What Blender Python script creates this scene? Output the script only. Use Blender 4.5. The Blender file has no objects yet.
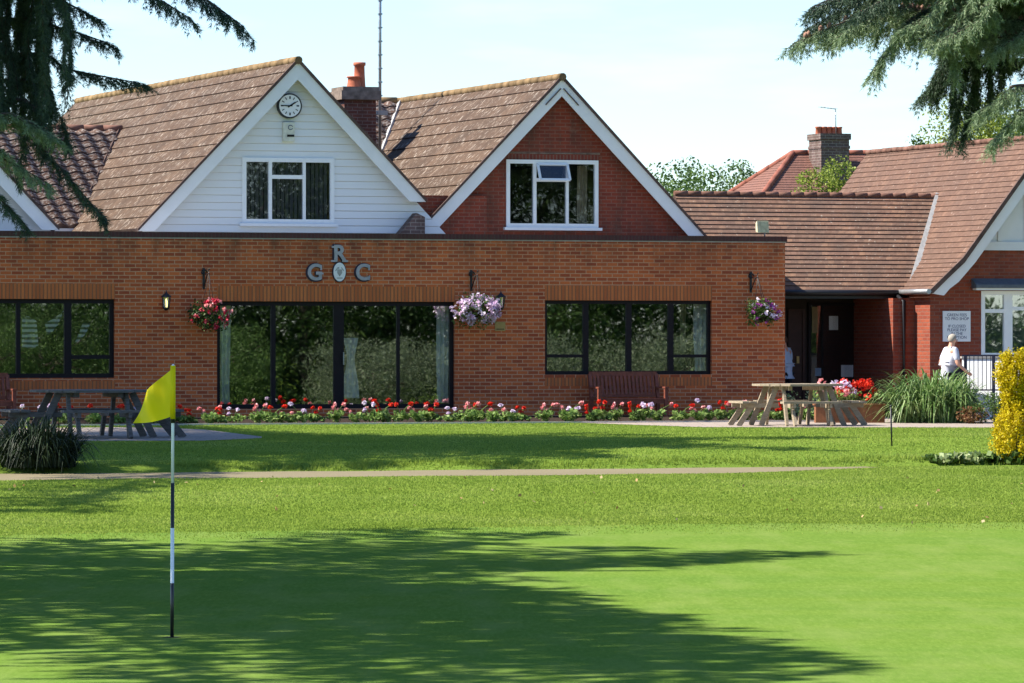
import bpy, bmesh, math, random
import numpy as np
from mathutils import Vector, Matrix
random.seed(7)
RNG = np.random.default_rng(7)
R = math.radians
SC = bpy.context.scene
COL = SC.collection

# ------------------------------------------------------------------ camera, sky, sun, exposure
ZC = 1.41
FOC = 5000.0                      # focal length in pixels of a 1024 wide frame
cam = bpy.data.cameras.new('camera')
cam.sensor_width = 36.0
cam.lens = FOC / 1024.0 * 36.0
cam.clip_start = 1.0
cam.clip_end = 6000
cam_o = bpy.data.objects.new('camera', cam)
cam_o.location = (0, 0, ZC)
cam_o.rotation_euler = (R(90), 0, 0)
COL.objects.link(cam_o)
SC.camera = cam_o

SUN_EL = 47.0
SUN_AZ = (-0.995, -0.10)          # horizontal direction towards the sun
W_ = bpy.data.worlds.new('World')
SC.world = W_
W_.use_nodes = True
nt = W_.node_tree
nt.nodes.clear()
wo = nt.nodes.new('ShaderNodeOutputWorld')
bg = nt.nodes.new('ShaderNodeBackground')
sky = nt.nodes.new('ShaderNodeTexSky')
sky.sky_type = 'NISHITA'
sky.sun_disc = False
sky.sun_elevation = R(SUN_EL)
sky.sun_rotation = math.atan2(SUN_AZ[0], SUN_AZ[1])
sky.air_density = 1.0
sky.dust_density = 0.1
sky.ozone_density = 4.0
bg.inputs['Strength'].default_value = 0.086
# faint cirrus in the sky
tc = nt.nodes.new('ShaderNodeTexCoord')
mp = nt.nodes.new('ShaderNodeMapping')
mp.inputs['Scale'].default_value = (9, 9, 42)
nz = nt.nodes.new('ShaderNodeTexNoise')
nz.inputs['Scale'].default_value = 2.2
nz.inputs['Detail'].default_value = 5
rp = nt.nodes.new('ShaderNodeValToRGB')
rp.color_ramp.elements[0].position = 0.55
rp.color_ramp.elements[1].position = 0.8
rp.color_ramp.elements[1].color = (0.22, 0.22, 0.22, 1)
mx = nt.nodes.new('ShaderNodeMix')
mx.data_type = 'RGBA'
mx.inputs['B'].default_value = (7.9, 9.1, 10.3, 1)
L = nt.links.new
L(tc.outputs['Generated'], mp.inputs['Vector'])
L(mp.outputs['Vector'], nz.inputs['Vector'])
L(nz.outputs['Fac'], rp.inputs['Fac'])
L(rp.outputs['Color'], mx.inputs['Factor'])
L(sky.outputs['Color'], mx.inputs['A'])
tn = nt.nodes.new('ShaderNodeMix'); tn.data_type = 'RGBA'; tn.blend_type = 'MULTIPLY'
tn.inputs['Factor'].default_value = 1.0
tn.inputs['B'].default_value = (0.89, 0.98, 1.13, 1)
L(mx.outputs['Result'], tn.inputs['A'])
L(tn.outputs['Result'], bg.inputs['Color'])
L(bg.outputs['Background'], wo.inputs['Surface'])

sun = bpy.data.lights.new('sun', 'SUN')
sun.energy = 4.6
sun.angle = R(0.5)
sun.color = (1.0, 0.93, 0.82)
sun_o = bpy.data.objects.new('sun', sun)
sd = Vector((SUN_AZ[0], SUN_AZ[1], 0)).normalized() * math.cos(R(SUN_EL)) + Vector((0, 0, math.sin(R(SUN_EL))))
sun_o.rotation_euler = sd.to_track_quat('Z', 'Y').to_euler()
sun_o.location = (-60, 0, 60)
COL.objects.link(sun_o)

vs = SC.view_settings
vs.view_transform = 'Standard'
vs.look = 'None'
vs.gamma = 1
vs.use_curve_mapping = False
vs.exposure = 1.3

# ------------------------------------------------------------------ survey frame of the house
ANG = R(19)
S_, C_ = math.sin(ANG), math.cos(ANG)
HM = Matrix.Translation((0, 100, 0)) @ Matrix.Rotation(ANG, 4, 'Z')     # house frame: u along the front, v back, z up
WM = Matrix.Identity(4)
def uv2w(u, v, z=0): return HM @ Vector((u, v, z))
def w2uv(x, y):
    return x * C_ + (y - 100) * S_, -x * S_ + (y - 100) * C_
def W(px, py, v):
    """u, z of a surveyed sight line where it meets the vertical plane v"""
    k = (px - 512) / FOC
    t = (v + 100 * C_) / (C_ - S_ * k)
    x = k * t
    return x * C_ + (t - 100) * S_, ZC - (py - 341.5) / FOC * t
def U(px, v): return W(px, 300, v)[0]
def Z(py, px, v): return W(px, py, v)[1]
# terrain height over v (distance in front of the house)
TV = [-300, -72, -62, -41.2, -37, -32.5, -30.2, -26.2, -25.9, -19, 0, 400]
TZ = [-1.1, -1.05, -0.96, -0.74, -0.66, -0.48, -0.455, -0.44, -0.335, -0.17, -0.17, -0.17]
def TH(x, y):
    v = -np.asarray(x) * S_ + (np.asarray(y) - 100) * C_
    return np.interp(v, TV, TZ)
def ground_at(px, row):
    k = (px - 512) / FOC; q = (row - 341.5) / FOC
    lo, hi = 20.0, 140.0
    for _ in range(50):
        t = (lo + hi) / 2
        if ZC - q * t > TH(k * t, t): lo = t
        else: hi = t
    return k * t, t, float(TH(k * t, t))

# ------------------------------------------------------------------ object helpers
BASE = {}
def tagp(o, label=None, cat=None, group=None, kind=None):
    if label: o['label'] = label
    if cat: o['category'] = cat
    if group: o['group'] = group
    if kind: o['kind'] = kind
    return o
def thing(name, label, cat, base, frame='H', group=None, rz=0.0):
    o = bpy.data.objects.new(name, None)
    o.empty_display_size = 0.2
    COL.objects.link(o)
    fm = HM if frame == 'H' else WM
    o.matrix_world = fm @ Matrix.Translation(base) @ Matrix.Rotation(rz, 4, 'Z')
    BASE[o.name] = Vector(base) if rz == 0 else Vector((0, 0, 0))
    return tagp(o, label, cat, group)
def link(o, parent):
    COL.objects.link(o)
    if parent is not None:
        o.parent = parent
        BASE[o.name] = BASE.get(parent.name, Vector((0, 0, 0)))
    return o
class MB:
    def __init__(s): s.v = []; s.f = []; s.uv = []; s.mi = []; s.sm = []
    def face(s, pts, uv=None, mi=0, smooth=False):
        n = len(s.v); s.v += [Vector(p) for p in pts]
        s.f.append(list(range(n, n + len(pts)))); s.uv.append(uv); s.mi.append(mi); s.sm.append(smooth)
    def box(s, a, b, mi=0, uvrot=False):
        x0, y0, z0 = [min(p, q) for p, q in zip(a, b)]; x1, y1, z1 = [max(p, q) for p, q in zip(a, b)]
        P = [(x0,y0,z0),(x1,y0,z0),(x1,y1,z0),(x0,y1,z0),(x0,y0,z1),(x1,y0,z1),(x1,y1,z1),(x0,y1,z1)]
        s.hexa(P, mi)
    def hexa(s, P, mi=0):
        n = len(s.v); s.v += [Vector(p) for p in P]
        for q in ((3,2,1,0),(4,5,6,7),(0,1,5,4),(1,2,6,5),(2,3,7,6),(3,0,4,7)):
            s.f.append([n + i for i in q]); s.uv.append(None); s.mi.append(mi); s.sm.append(False)
    def beam(s, p, q, w, h, up=(0,0,1), mi=0):
        """rectangular bar from p to q; w across, h along up"""
        p, q = Vector(p), Vector(q); d = (q - p).normalized(); up = Vector(up)
        side = d.cross(up)
        if side.length < 1e-4: side = d.cross(Vector((0, 1, 0)))
        side.normalize(); up = side.cross(d).normalized()
        a, b = side * w / 2, up * h / 2
        s.hexa([p - a - b, p + a - b, q + a - b, q - a - b, p - a + b, p + a + b, q + a + b, q - a + b], mi)
    def tube(s, pts, rad, n=8, mi=0, cap=True):
        pts = [Vector(p) for p in pts]
        if not hasattr(rad, '__len__'): rad = [rad] * len(pts)
        b = len(s.v)
        for i, p in enumerate(pts):
            d = (pts[min(i + 1, len(pts) - 1)] - pts[max(i - 1, 0)]).normalized()
            a = d.cross(Vector((0, 0, 1)))
            if a.length < 1e-3: a = d.cross(Vector((1, 0, 0)))
            a.normalize(); c = d.cross(a)
            for k in range(n):
                t = 2 * math.pi * k / n
                s.v.append(p + (a * math.cos(t) + c * math.sin(t)) * rad[i])
        for i in range(len(pts) - 1):
            for k in range(n):
                s.f.append([b + i*n + k, b + i*n + (k+1) % n, b + (i+1)*n + (k+1) % n, b + (i+1)*n + k])
                s.uv.append(None); s.mi.append(mi); s.sm.append(True)
        if cap:
            for o_, r_ in ((0, 1), (len(pts) - 1, 0)):
                idx = [b + o_*n + k for k in range(n)]
                if r_: idx.reverse()
                s.f.append(idx); s.uv.append(None); s.mi.append(mi); s.sm.append(False)
    def lathe(s, c, prof, n=16, mi=0):
        c = Vector(c); b = len(s.v)
        for r, z in prof:
            for k in range(n):
                t = 2 * math.pi * k / n
                s.v.append(c + Vector((r * math.cos(t), r * math.sin(t), z)))
        for i in range(len(prof) - 1):
            for k in range(n):
                s.f.append([b + i*n + k, b + i*n + (k+1) % n, b + (i+1)*n + (k+1) % n, b + (i+1)*n + k])
                s.uv.append(None); s.mi.append(mi); s.sm.append(True)
    def ball(s, c, r, sub=1, mi=0, sq=(1,1,1)):
        bm = bmesh.new(); bmesh.ops.create_icosphere(bm, subdivisions=sub, radius=1)
        n = len(s.v); c = Vector(c)
        s.v += [c + Vector((v.co.x*r*sq[0], v.co.y*r*sq[1], v.co.z*r*sq[2])) for v in bm.verts]
        for f in bm.faces:
            s.f.append([n + v.index for v in f.verts]); s.uv.append(None); s.mi.append(mi); s.sm.append(True)
        bm.free()
    def prism(s, poly, y0, y1, mi=0):
        """polygon in (u,z), extruded between two v values"""
        A = [Vector((p[0], y0, p[1])) for p in poly]; B = [Vector((p[0], y1, p[1])) for p in poly]
        s.face(A, None, mi); s.face(B[::-1], None, mi)
        for i in range(len(poly)):
            j = (i + 1) % len(poly)
            s.face([A[i], B[i], B[j], A[j]], None, mi)
    def build(s, name, mats, parent=None, frame=None, bevel=0):
        if not isinstance(mats, (list, tuple)): mats = [mats]
        off = BASE.get(parent.name, Vector((0,0,0))) if parent is not None else Vector((0,0,0))
        me = bpy.data.meshes.new(name)
        me.from_pydata([tuple(p - off) for p in s.v], [], s.f)
        for m in mats: me.materials.append(m)
        lay = me.uv_layers.new(name='UVMap').data
        for p, uv, mi, sm in zip(me.polygons, s.uv, s.mi, s.sm):
            p.material_index = mi; p.use_smooth = sm
            if uv is not None:
                for k, li in enumerate(p.loop_indices): lay[li].uv = uv[k]
            else:
                nrm = p.normal
                ax = 2 if abs(nrm.z) > 0.75 else (0 if abs(nrm.x) > abs(nrm.y) else 1)
                for li in p.loop_indices:
                    co = s.v[me.loops[li].vertex_index]
                    lay[li].uv = (co.x, co.y) if ax == 2 else ((co.y, co.z) if ax == 0 else (co.x, co.z))
        bm = bmesh.new(); bm.from_mesh(me)
        bmesh.ops.remove_doubles(bm, verts=bm.verts, dist=1e-5)
        bmesh.ops.recalc_face_normals(bm, faces=bm.faces)
        bm.to_mesh(me); bm.free()
        o = bpy.data.objects.new(name, me)
        link(o, parent)
        if parent is None and frame == 'H': o.matrix_world = HM
        if bevel:
            b = o.modifiers.new('bevel', 'BEVEL'); b.width = bevel; b.segments = 2; b.limit_method = 'ANGLE'
        return o
def fast(name, V, k, mat, parent=None, smooth=False, frame=None):
    """big mesh from arrays: every k consecutive vertices are one face"""
    V = np.asarray(V, dtype=np.float32).reshape(-1, 3)
    off = BASE.get(parent.name, Vector((0,0,0))) if parent is not None else Vector((0,0,0))
    V = V - np.array(off, dtype=np.float32)
    n = len(V); nf = n // k
    me = bpy.data.meshes.new(name)
    me.vertices.add(n); me.vertices.foreach_set('co', V.ravel())
    me.loops.add(n); me.loops.foreach_set('vertex_index', np.arange(n, dtype=np.int32))
    me.polygons.add(nf)
    me.polygons.foreach_set('loop_start', np.arange(0, n, k, dtype=np.int32))
    me.polygons.foreach_set('loop_total', np.full(nf, k, dtype=np.int32))
    me.update(calc_edges=True)
    for m in (mat if isinstance(mat, (list, tuple)) else [mat]): me.materials.append(m)
    o = bpy.data.objects.new(name, me)
    return link(o, parent)
def copy_tree(o, parent=None):
    c = o.copy(); COL.objects.link(c)
    if parent is not None: c.parent = parent
    for ch in list(o.children): copy_tree(ch, c)
    return c

# ------------------------------------------------------------------ materials
class MT:
    def __init__(s, name, rough=0.8, spec=0.3, metal=0.0):
        s.m = bpy.data.materials.new(name); s.m.use_nodes = True
        s.t = s.m.node_tree; s.b = s.t.nodes['Principled BSDF']
        s.b.inputs['Roughness'].default_value = rough
        s.b.inputs['Specular IOR Level'].default_value = spec
        s.b.inputs['Metallic'].default_value = metal
        s._uv = None
    def n(s, typ, ins=None, **kw):
        nd = s.t.nodes.new('ShaderNode' + typ)
        for k, v in kw.items(): setattr(nd, k, v)
        for k, v in (ins or {}).items():
            if isinstance(v, bpy.types.NodeSocket): s.t.links.new(v, nd.inputs[k])
            else: nd.inputs[k].default_value = v
        return nd
    def uv(s):
        if not s._uv: s._uv = s.n('UVMap')
        return s._uv.outputs['UV']
    def obj(s): return s.n('TexCoord').outputs['Object']
    def mapping(s, vec, scale=(1,1,1), rot=(0,0,0), loc=(0,0,0)):
        return s.n('Mapping', {'Vector': vec, 'Scale': scale, 'Rotation': rot, 'Location': loc}).outputs['Vector']
    def noise(s, vec, scale, detail=4, rough=0.55):
        return s.n('TexNoise', {'Vector': vec, 'Scale': scale, 'Detail': detail, 'Roughness': rough}).outputs['Fac']
    def ramp(s, fac, stops):
        nd = s.n('ValToRGB', {'Fac': fac}); r = nd.color_ramp
        while len(r.elements) < len(stops): r.elements.new(0.5)
        for e, (p, c) in zip(r.elements, stops):
            e.position = p; e.color = (*c, 1) if not isinstance(c, (int, float)) else (c, c, c, 1)
        return nd.outputs['Color']
    def mix(s, fac, a, b, blend='MIX'):
        nd = s.t.nodes.new('ShaderNodeMix'); nd.data_type = 'RGBA'; nd.blend_type = blend
        for k, v in (('Factor', fac), ('A', a), ('B', b)):
            if isinstance(v, bpy.types.NodeSocket): s.t.links.new(v, nd.inputs[k])
            else: nd.inputs[k].default_value = v if k == 'Factor' else (*v, 1) if len(v) == 3 else v
        return nd.outputs['Result']
    def math(s, op, a, b=0.0):
        return s.n('Math', {0: a, 1: b}, operation=op).outputs[0]
    def col(s, c):
        if isinstance(c, bpy.types.NodeSocket): s.t.links.new(c, s.b.inputs['Base Color'])
        else: s.b.inputs['Base Color'].default_value = (*c, 1)
        return s
    def bump(s, h, strength=0.5, dist=0.01):
        nd = s.n('Bump', {'Height': h, 'Strength': strength, 'Distance': dist})
        s.t.links.new(nd.outputs['Normal'], s.b.inputs['Normal']); return s
def plain(name, c, rough=0.6, spec=0.3, metal=0.0, var=0.18, scale=9.0):
    m = MT(name, rough, spec, metal)
    f = m.noise(m.obj(), scale, 5)
    d = tuple(x * (1 - var) for x in c); e = tuple(min(1, x * (1 + var)) for x in c)
    m.col(m.ramp(f, [(0.3, d), (0.7, e)]))
    return m.m
def brick(name, c1, c2, mortar, soldier=False, stain=0.35):
    m = MT(name, 0.85, 0.2)
    v = m.uv()
    if soldier: v = m.mapping(v, rot=(0, 0, R(90)))
    bt = m.n('TexBrick', {'Vector': v, 'Color1': (*c1, 1), 'Color2': (*c2, 1), 'Mortar': (*mortar, 1), 'Scale': 1.0,
                          'Mortar Size': 0.013 if soldier else 0.0095, 'Mortar Smooth': 0.15, 'Bias': 0.0, 'Brick Width': 20.0 if soldier else 0.225, 'Row Height': 0.075},
             offset=0.0 if soldier else 0.5)
    big = m.noise(v, 0.55, 6, 0.6)
    fine = m.noise(v, 28, 3)
    c = m.mix(m.ramp(fine, [(0.3, 0.0), (0.8, 0.35)]), bt.outputs['Color'], tuple(x * 0.55 for x in c1))
    c = m.mix(m.ramp(big, [(0.45, 0.0), (0.75, stain)]), c, tuple(x * 0.42 for x in c1))
    if stain > .3:
        sy_ = m.n('SeparateXYZ', {0: m.uv()}).outputs['Y']
        top = m.n('MapRange', {0: sy_, 1: 2.75, 2: 3.42}).outputs[0]
        stk = m.noise(m.mapping(v, scale=(1.6, .35, 1)), 1.6, 5, .65)
        c = m.mix(m.math('MULTIPLY', m.ramp(stk, [(.42, 0.0), (.68, 1.0)]), m.math('MULTIPLY', top, .75)), c, (.07, .045, .032))
        eff = m.noise(m.mapping(v, scale=(1, 2.5, 1), loc=(7, 3, 0)), 1.1, 6, .7)
        c = m.mix(m.ramp(eff, [(.6, 0.0), (.78, .22)]), c, (.5, .36, .26))
    m.col(c)
    m.bump(m.math('SUBTRACT', fine, m.math('MULTIPLY', bt.outputs['Fac'], 2.0)), 0.6, 0.008)
    return m.m
def roofmat(name, cols, lichen, lich_amt, rib, gauge, tile_w, flecks=(8, 1.3)):
    """tiles in UV metres: u along the course, v up the slope"""
    m = MT(name, 0.9, 0.15)
    uv = m.uv()
    cell = m.n('TexBrick', {'Vector': uv, 'Color1': (0, 0, 0, 1), 'Color2': (1, 1, 1, 1), 'Mortar': (0.5, 0.5, 0.5, 1), 'Scale': 1.0, 'Mortar Size': 0.004,
                            'Brick Width': tile_w, 'Row Height': gauge}, offset=0.5)
    base = m.ramp(cell.outputs['Color'], [(0.0, cols[0]), (0.5, cols[1]), (1.0, cols[2])])
    n1 = m.noise(uv, 1.1, 6, 0.65)
    base = m.mix(m.ramp(n1, [(0.35, 0.0), (0.66, 0.8)]), base, cols[3])
    base = m.mix(m.ramp(m.noise(uv, 9, 4, .7), [(0.45, 0.0), (0.75, 0.55)]), base, tuple(x * .5 for x in cols[3]))
    st = m.mapping(uv, scale=(flecks[0], flecks[1], 1), rot=(0, 0, R(12)))
    n2 = m.noise(st, 3.0, 5, 0.6)
    a = 0.68 - lich_amt * 0.25
    base = m.mix(m.ramp(n2, [(a, 0.0), (a + 0.07, 0.75)]), base, lichen)
    m.col(base)
    if rib:
        w = m.n('TexWave', {'Vector': uv, 'Scale': 2 * math.pi / rib / 20.0 * 1.0, 'Distortion': 0.0}, wave_type='BANDS', bands_direction='X')
        h = m.math('ADD', m.math('MULTIPLY', w.outputs['Fac'], 1.0), m.math('MULTIPLY', n2, 0.4))
        m.bump(h, 0.8, 0.02)
    else:
        m.bump(m.math('SUBTRACT', m.noise(uv, 20, 3), cell.outputs['Fac']), 0.5, 0.01)
    return m.m
def leafmat(name, cols, trans=0.25, rough=0.55, spec=0.25, noise_scale=1.2, nw=0.35):
    m = MT(name, rough, spec)
    ri = m.n('NewGeometry').outputs['Random Per Island']
    f = m.math('ADD', m.math('MULTIPLY', ri, 1 - nw), m.math('MULTIPLY', m.noise(m.obj(), noise_scale, 4), nw))
    c = m.ramp(f, [(0.15, cols[0]), (0.5, cols[1]), (0.85, cols[2])])
    m.col(c)
    tr = m.n('BsdfTranslucent', {'Color': c})
    ms = m.n('MixShader', {0: trans, 1: m.b.outputs[0], 2: tr.outputs[0]})
    m.t.links.new(ms.outputs[0], m.t.nodes['Material Output'].inputs['Surface'])
    return m.m
def glass(name, refl=0.3, tint=(0.75, 0.8, 0.8)):
    m = MT(name)
    g = m.n('BsdfGlossy', {'Color': (0.95, 1, 1, 1), 'Roughness': 0.012})
    wob = m.noise(m.obj(), 1.3, 1)
    bp = m.n('Bump', {'Height': wob, 'Strength': 0.05, 'Distance': 0.02})
    m.t.links.new(bp.outputs['Normal'], g.inputs['Normal'])
    t = m.n('BsdfTransparent', {'Color': (*tint, 1)})
    ms = m.n('MixShader', {0: refl, 1: t.outputs[0], 2: g.outputs[0]})
    m.t.links.new(ms.outputs[0], m.t.nodes['Material Output'].inputs['Surface'])
    return m.m

M = {}
M['brick_ext'] = brick('orange_red_brick', (0.66, 0.165, 0.050), (0.33, 0.068, 0.030), (0.60, 0.33, 0.19))
M['brick_soldier'] = brick('soldier_brick', (0.66, 0.20, 0.065), (0.48, 0.13, 0.045), (0.26, 0.12, 0.06), True, 0.15)
M['brick_gable'] = brick('dark_red_brick', (0.30, 0.06, 0.03), (0.21, 0.042, 0.025), (0.26, 0.12, 0.085))
M['brick_shop'] = brick('shop_red_brick', (0.33, 0.08, 0.04), (0.22, 0.05, 0.03), (0.24, 0.12, 0.09))
M['brick_chim'] = brick('chimney_brick', (0.19, 0.065, 0.042), (0.12, 0.045, 0.036), (0.24, 0.18, 0.15))
M['brick_grey'] = brick('sooty_chimney_brick', (0.17, 0.11, 0.10), (0.11, 0.075, 0.07), (0.3, 0.25, 0.22))
M['coping'] = brick('coping_brick', (0.115, 0.045, 0.045), (0.085, 0.035, 0.038), (0.10, 0.06, 0.055), True)
M['lead'] = plain('lead_flashing', (0.36, 0.36, 0.35), 0.6, 0.4)
M['roof_big'] = roofmat('brown_interlocking_tile', [(0.108, 0.070, 0.047), (0.134, 0.087, 0.058), (0.092, 0.059, 0.041), (0.072, 0.050, 0.037)], (0.50, 0.44, 0.37), 0.42, 0.1, 0.345, 0.33, (6, 1.6))
M['roof_pan'] = roofmat('weathered_pantile', [(0.21, 0.125, 0.088), (0.15, 0.082, 0.06), (0.29, 0.20, 0.15), (0.12, 0.07, 0.052)], (0.50, 0.44, 0.38), 0.7, 0, 0.35, 0.30, (5, 4))
M['roof_plain'] = roofmat('weathered_plain_tile', [(0.25, 0.145, 0.10), (0.18, 0.10, 0.07), (0.31, 0.175, 0.11), (0.13, 0.09, 0.07)], (0.42, 0.35, 0.28), 0.25, 0, 0.145, 0.17, (4, 3))
M['roof_red'] = roofmat('red_clay_plain_tile', [(0.165, 0.094, 0.066), (0.135, 0.078, 0.056), (0.195, 0.114, 0.079), (0.125, 0.078, 0.06)], (0.36, 0.27, 0.22), 0.25, 0, 0.145, 0.17, (4, 3))
M['roof_bg'] = roofmat('brown_red_tile', [(0.24, 0.115, 0.085), (0.20, 0.095, 0.07), (0.27, 0.13, 0.1), (0.19, 0.10, 0.08)], (0.3, 0.22, 0.18), 0.2, 0, 0.145, 0.17, (4, 3))
M['ridge'] = plain('ridge_tile', (0.18, 0.095, 0.07), 0.9, 0.15, 0, 0.4, 4)
M['ridge_lichen'] = plain('ridge_tile_orange_lichen', (0.20, 0.135, 0.07), 0.95, 0.1, 0, 0.45, 3)
M['ridge_red'] = plain('red_hip_tile', (0.27, 0.10, 0.07), 0.9, 0.15, 0, 0.25, 4)
M['verge'] = plain('verge_tile_edge', (0.105, 0.07, 0.06), 0.9, 0.15, 0, 0.35, 6)
M['white_paint'] = plain('white_paint', (0.78, 0.78, 0.78), 0.5, 0.35, 0, 0.05, 2.5)
M['white_board'] = plain('white_cladding', (0.72, 0.73, 0.73), 0.45, 0.4, 0, 0.06, 1.2)
M['upvc'] = plain('white_frame', (0.82, 0.83, 0.83), 0.35, 0.5, 0, 0.03)
M['dark_frame'] = plain('dark_brown_frame', (0.010, 0.007, 0.010), 0.5, 0.2)
M['black_metal'] = plain('black_metal', (0.012, 0.012, 0.014), 0.45, 0.45)
M['navy_metal'] = plain('dark_blue_metal', (0.02, 0.022, 0.05), 0.45, 0.45)
M['grey_metal'] = plain('grey_metal', (0.35, 0.36, 0.37), 0.4, 0.5, 0.6)
M['dark_porch'] = plain('dark_stained_timber', (0.022, 0.013, 0.011), 0.6, 0.3)
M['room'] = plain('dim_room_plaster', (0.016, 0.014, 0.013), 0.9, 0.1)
M['curtain'] = plain('pale_curtain', (0.86, 0.87, 0.84), 0.9, 0.1, 0, 0.08, 3)
M['curtain_beige'] = plain('beige_curtain', (0.5, 0.42, 0.26), 0.9, 0.1)
M['blind'] = plain('grey_blind_slat', (0.11, 0.115, 0.11), 0.7, 0.2)
M['glass'] = glass('window_glass', 0.36)
M['glass_up'] = glass('upstairs_glass', 0.10, (0.6, 0.62, 0.66))
M['terracotta'] = plain('terracotta', (0.42, 0.13, 0.07), 0.8, 0.2)
M['stone'] = plain('weathered_cap', (0.19, 0.15, 0.12), 0.95, 0.1, 0, 0.4, 8)
M['letter'] = plain('grey_letter_metal', (0.36, 0.35, 0.38), 0.4, 0.5)
M['letter_edge'] = plain('dark_letter_edge', (0.035, 0.025, 0.045), 0.6, 0.3)
M['ink'] = plain('black_ink', (0.012, 0.012, 0.014), 0.7, 0.2)
M['blue_ink'] = plain('blue_ink', (0.04, 0.06, 0.14), 0.7, 0.2)
M['cream'] = plain('cream_plastic', (0.62, 0.62, 0.52), 0.5, 0.4)
M['sign'] = plain('white_sign_board', (0.78, 0.79, 0.80), 0.5, 0.3, 0, 0.03)
M['brass'] = plain('tarnished_brass', (0.34, 0.24, 0.09), 0.45, 0.5, 0.5)
M['bench_wood'] = plain('red_brown_bench_wood', (0.20, 0.058, 0.035), 0.55, 0.35, 0, 0.3, 12)
M['soil'] = plain('dark_soil', (0.035, 0.024, 0.017), 0.95, 0.1, 0, 0.4, 12)
M['planter'] = plain('brown_planter_timber', (0.22, 0.095, 0.045), 0.8, 0.2, 0, 0.25, 8)
M['moss_lamp'] = plain('stained_lamp_housing', (0.48, 0.45, 0.30), 0.7, 0.3, 0, 0.3, 14)
def wood(name, c1, c2):
    m = MT(name, 0.8, 0.2)
    n1 = m.noise(m.mapping(m.obj(), scale=(3, 3, 14)), 4, 6)
    m.col(m.ramp(n1, [(0.3, c1), (0.7, c2)])); m.bump(n1, 0.4, 0.006)
    return m.m
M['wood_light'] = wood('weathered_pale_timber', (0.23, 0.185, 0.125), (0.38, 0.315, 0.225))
M['wood_grey_shaded'] = wood('weathered_grey_timber_shaded', (0.095, 0.085, 0.078), (0.18, 0.165, 0.15))  # weathered grey, darkened so the colour carries the shade on the left table
M['bark'] = wood('bark', (0.05, 0.035, 0.025), (0.11, 0.085, 0.065))
M['yellow'] = leafmat('yellow_flag_cloth', [(0.95, 0.82, 0.012)] * 3, 0.5, 0.6, 0.2)
M['pole_white'] = plain('white_pole', (0.8, 0.8, 0.8), 0.35, 0.5, 0, 0.02)
M['pole_black'] = plain('black_pole', (0.012, 0.012, 0.012), 0.35, 0.5, 0, 0.02)
M['skin'] = plain('skin', (0.55, 0.30, 0.21), 0.55, 0.35, 0, 0.08)
M['hair'] = plain('white_hair', (0.33, 0.30, 0.25), 0.8, 0.2, 0, 0.12, 30)
M['dark_hair'] = plain('brown_hair', (0.08, 0.05, 0.035), 0.8, 0.2, 0, 0.12, 30)
M['shirt'] = plain('white_shirt', (0.50, 0.51, 0.57), 0.85, 0.15, 0, 0.04, 5)
M['blue_shirt'] = plain('pale_blue_shirt', (0.42, 0.56, 0.72), 0.85, 0.15, 0, 0.05, 5)
M['trousers'] = plain('dark_trousers', (0.02, 0.02, 0.028), 0.85, 0.15, 0, 0.1)
M['shoe'] = plain('dark_shoe', (0.02, 0.015, 0.012), 0.5, 0.4)
M['eye'] = plain('eye_dark', (0.02, 0.02, 0.02), 0.2, 0.5)
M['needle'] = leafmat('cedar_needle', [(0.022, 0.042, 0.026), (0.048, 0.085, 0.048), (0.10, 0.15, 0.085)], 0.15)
M['needle_sunlit'] = leafmat('cedar_needle_sunlit', [(0.11, 0.17, 0.085), (0.20, 0.28, 0.14), (0.33, 0.41, 0.24)], 0.25)  # paler copy for lit boughs, sunlight painted into the needle colour
M['cone'] = plain('cedar_cone', (0.32, 0.18, 0.13), 0.8, 0.2, 0, 0.2)
M['leaf_dark'] = leafmat('dark_leaf', [(0.018, 0.038, 0.010), (0.040, 0.080, 0.018), (0.085, 0.14, 0.03)])
M['leaf_mid'] = leafmat('mid_leaf', [(0.040, 0.080, 0.018), (0.075, 0.135, 0.028), (0.13, 0.20, 0.05)])
M['leaf_grey'] = leafmat('silvery_leaf', [(0.07, 0.10, 0.055), (0.14, 0.175, 0.09), (0.24, 0.27, 0.16)])
M['leaf_lime'] = leafmat('yellow_green_leaf', [(0.12, 0.17, 0.02), (0.20, 0.26, 0.035), (0.32, 0.36, 0.07)])
M['leaf_gold'] = leafmat('golden_leaf', [(0.20, 0.17, 0.004), (0.58, 0.45, 0.005), (0.80, 0.66, 0.015)], 0.3, 0.55, 0.25, 9.0, 0.6)  # darker patches of leaf colour imitate shaded gaps between the sprays
M['leaf_ger'] = leafmat('geranium_leaf', [(0.09, 0.17, 0.035), (0.19, 0.30, 0.07), (0.36, 0.44, 0.16)], 0.35)
M['leaf_pale'] = leafmat('variegated_leaf', [(0.16, 0.25, 0.08), (0.33, 0.40, 0.18), (0.55, 0.58, 0.34)], 0.25)
M['leaf_rust'] = leafmat('rust_leaf', [(0.12, 0.05, 0.02), (0.20, 0.085, 0.035), (0.16, 0.12, 0.04)])
M['blade'] = leafmat('strap_leaf', [(0.055, 0.12, 0.025), (0.14, 0.24, 0.06), (0.34, 0.44, 0.19)], 0.3, 0.45, 0.3)
M['blade_shaded'] = leafmat('shaded_strap_leaf', [(0.007, 0.016, 0.007), (0.014, 0.028, 0.011), (0.03, 0.05, 0.018)], 0.15)  # dark green leaf, with the tree shade over it painted into the colour
M['petal_red'] = leafmat('red_petal', [(0.55, 0.015, 0.008), (0.75, 0.03, 0.012), (0.85, 0.10, 0.05)], 0.25)
M['petal_pink'] = leafmat('pink_petal', [(0.75, 0.22, 0.22), (0.80, 0.34, 0.34), (0.85, 0.5, 0.5)], 0.25)
M['petal_white'] = leafmat('pale_petal', [(0.62, 0.45, 0.66), (0.76, 0.64, 0.78), (0.85, 0.80, 0.85)], 0.25)
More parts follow.
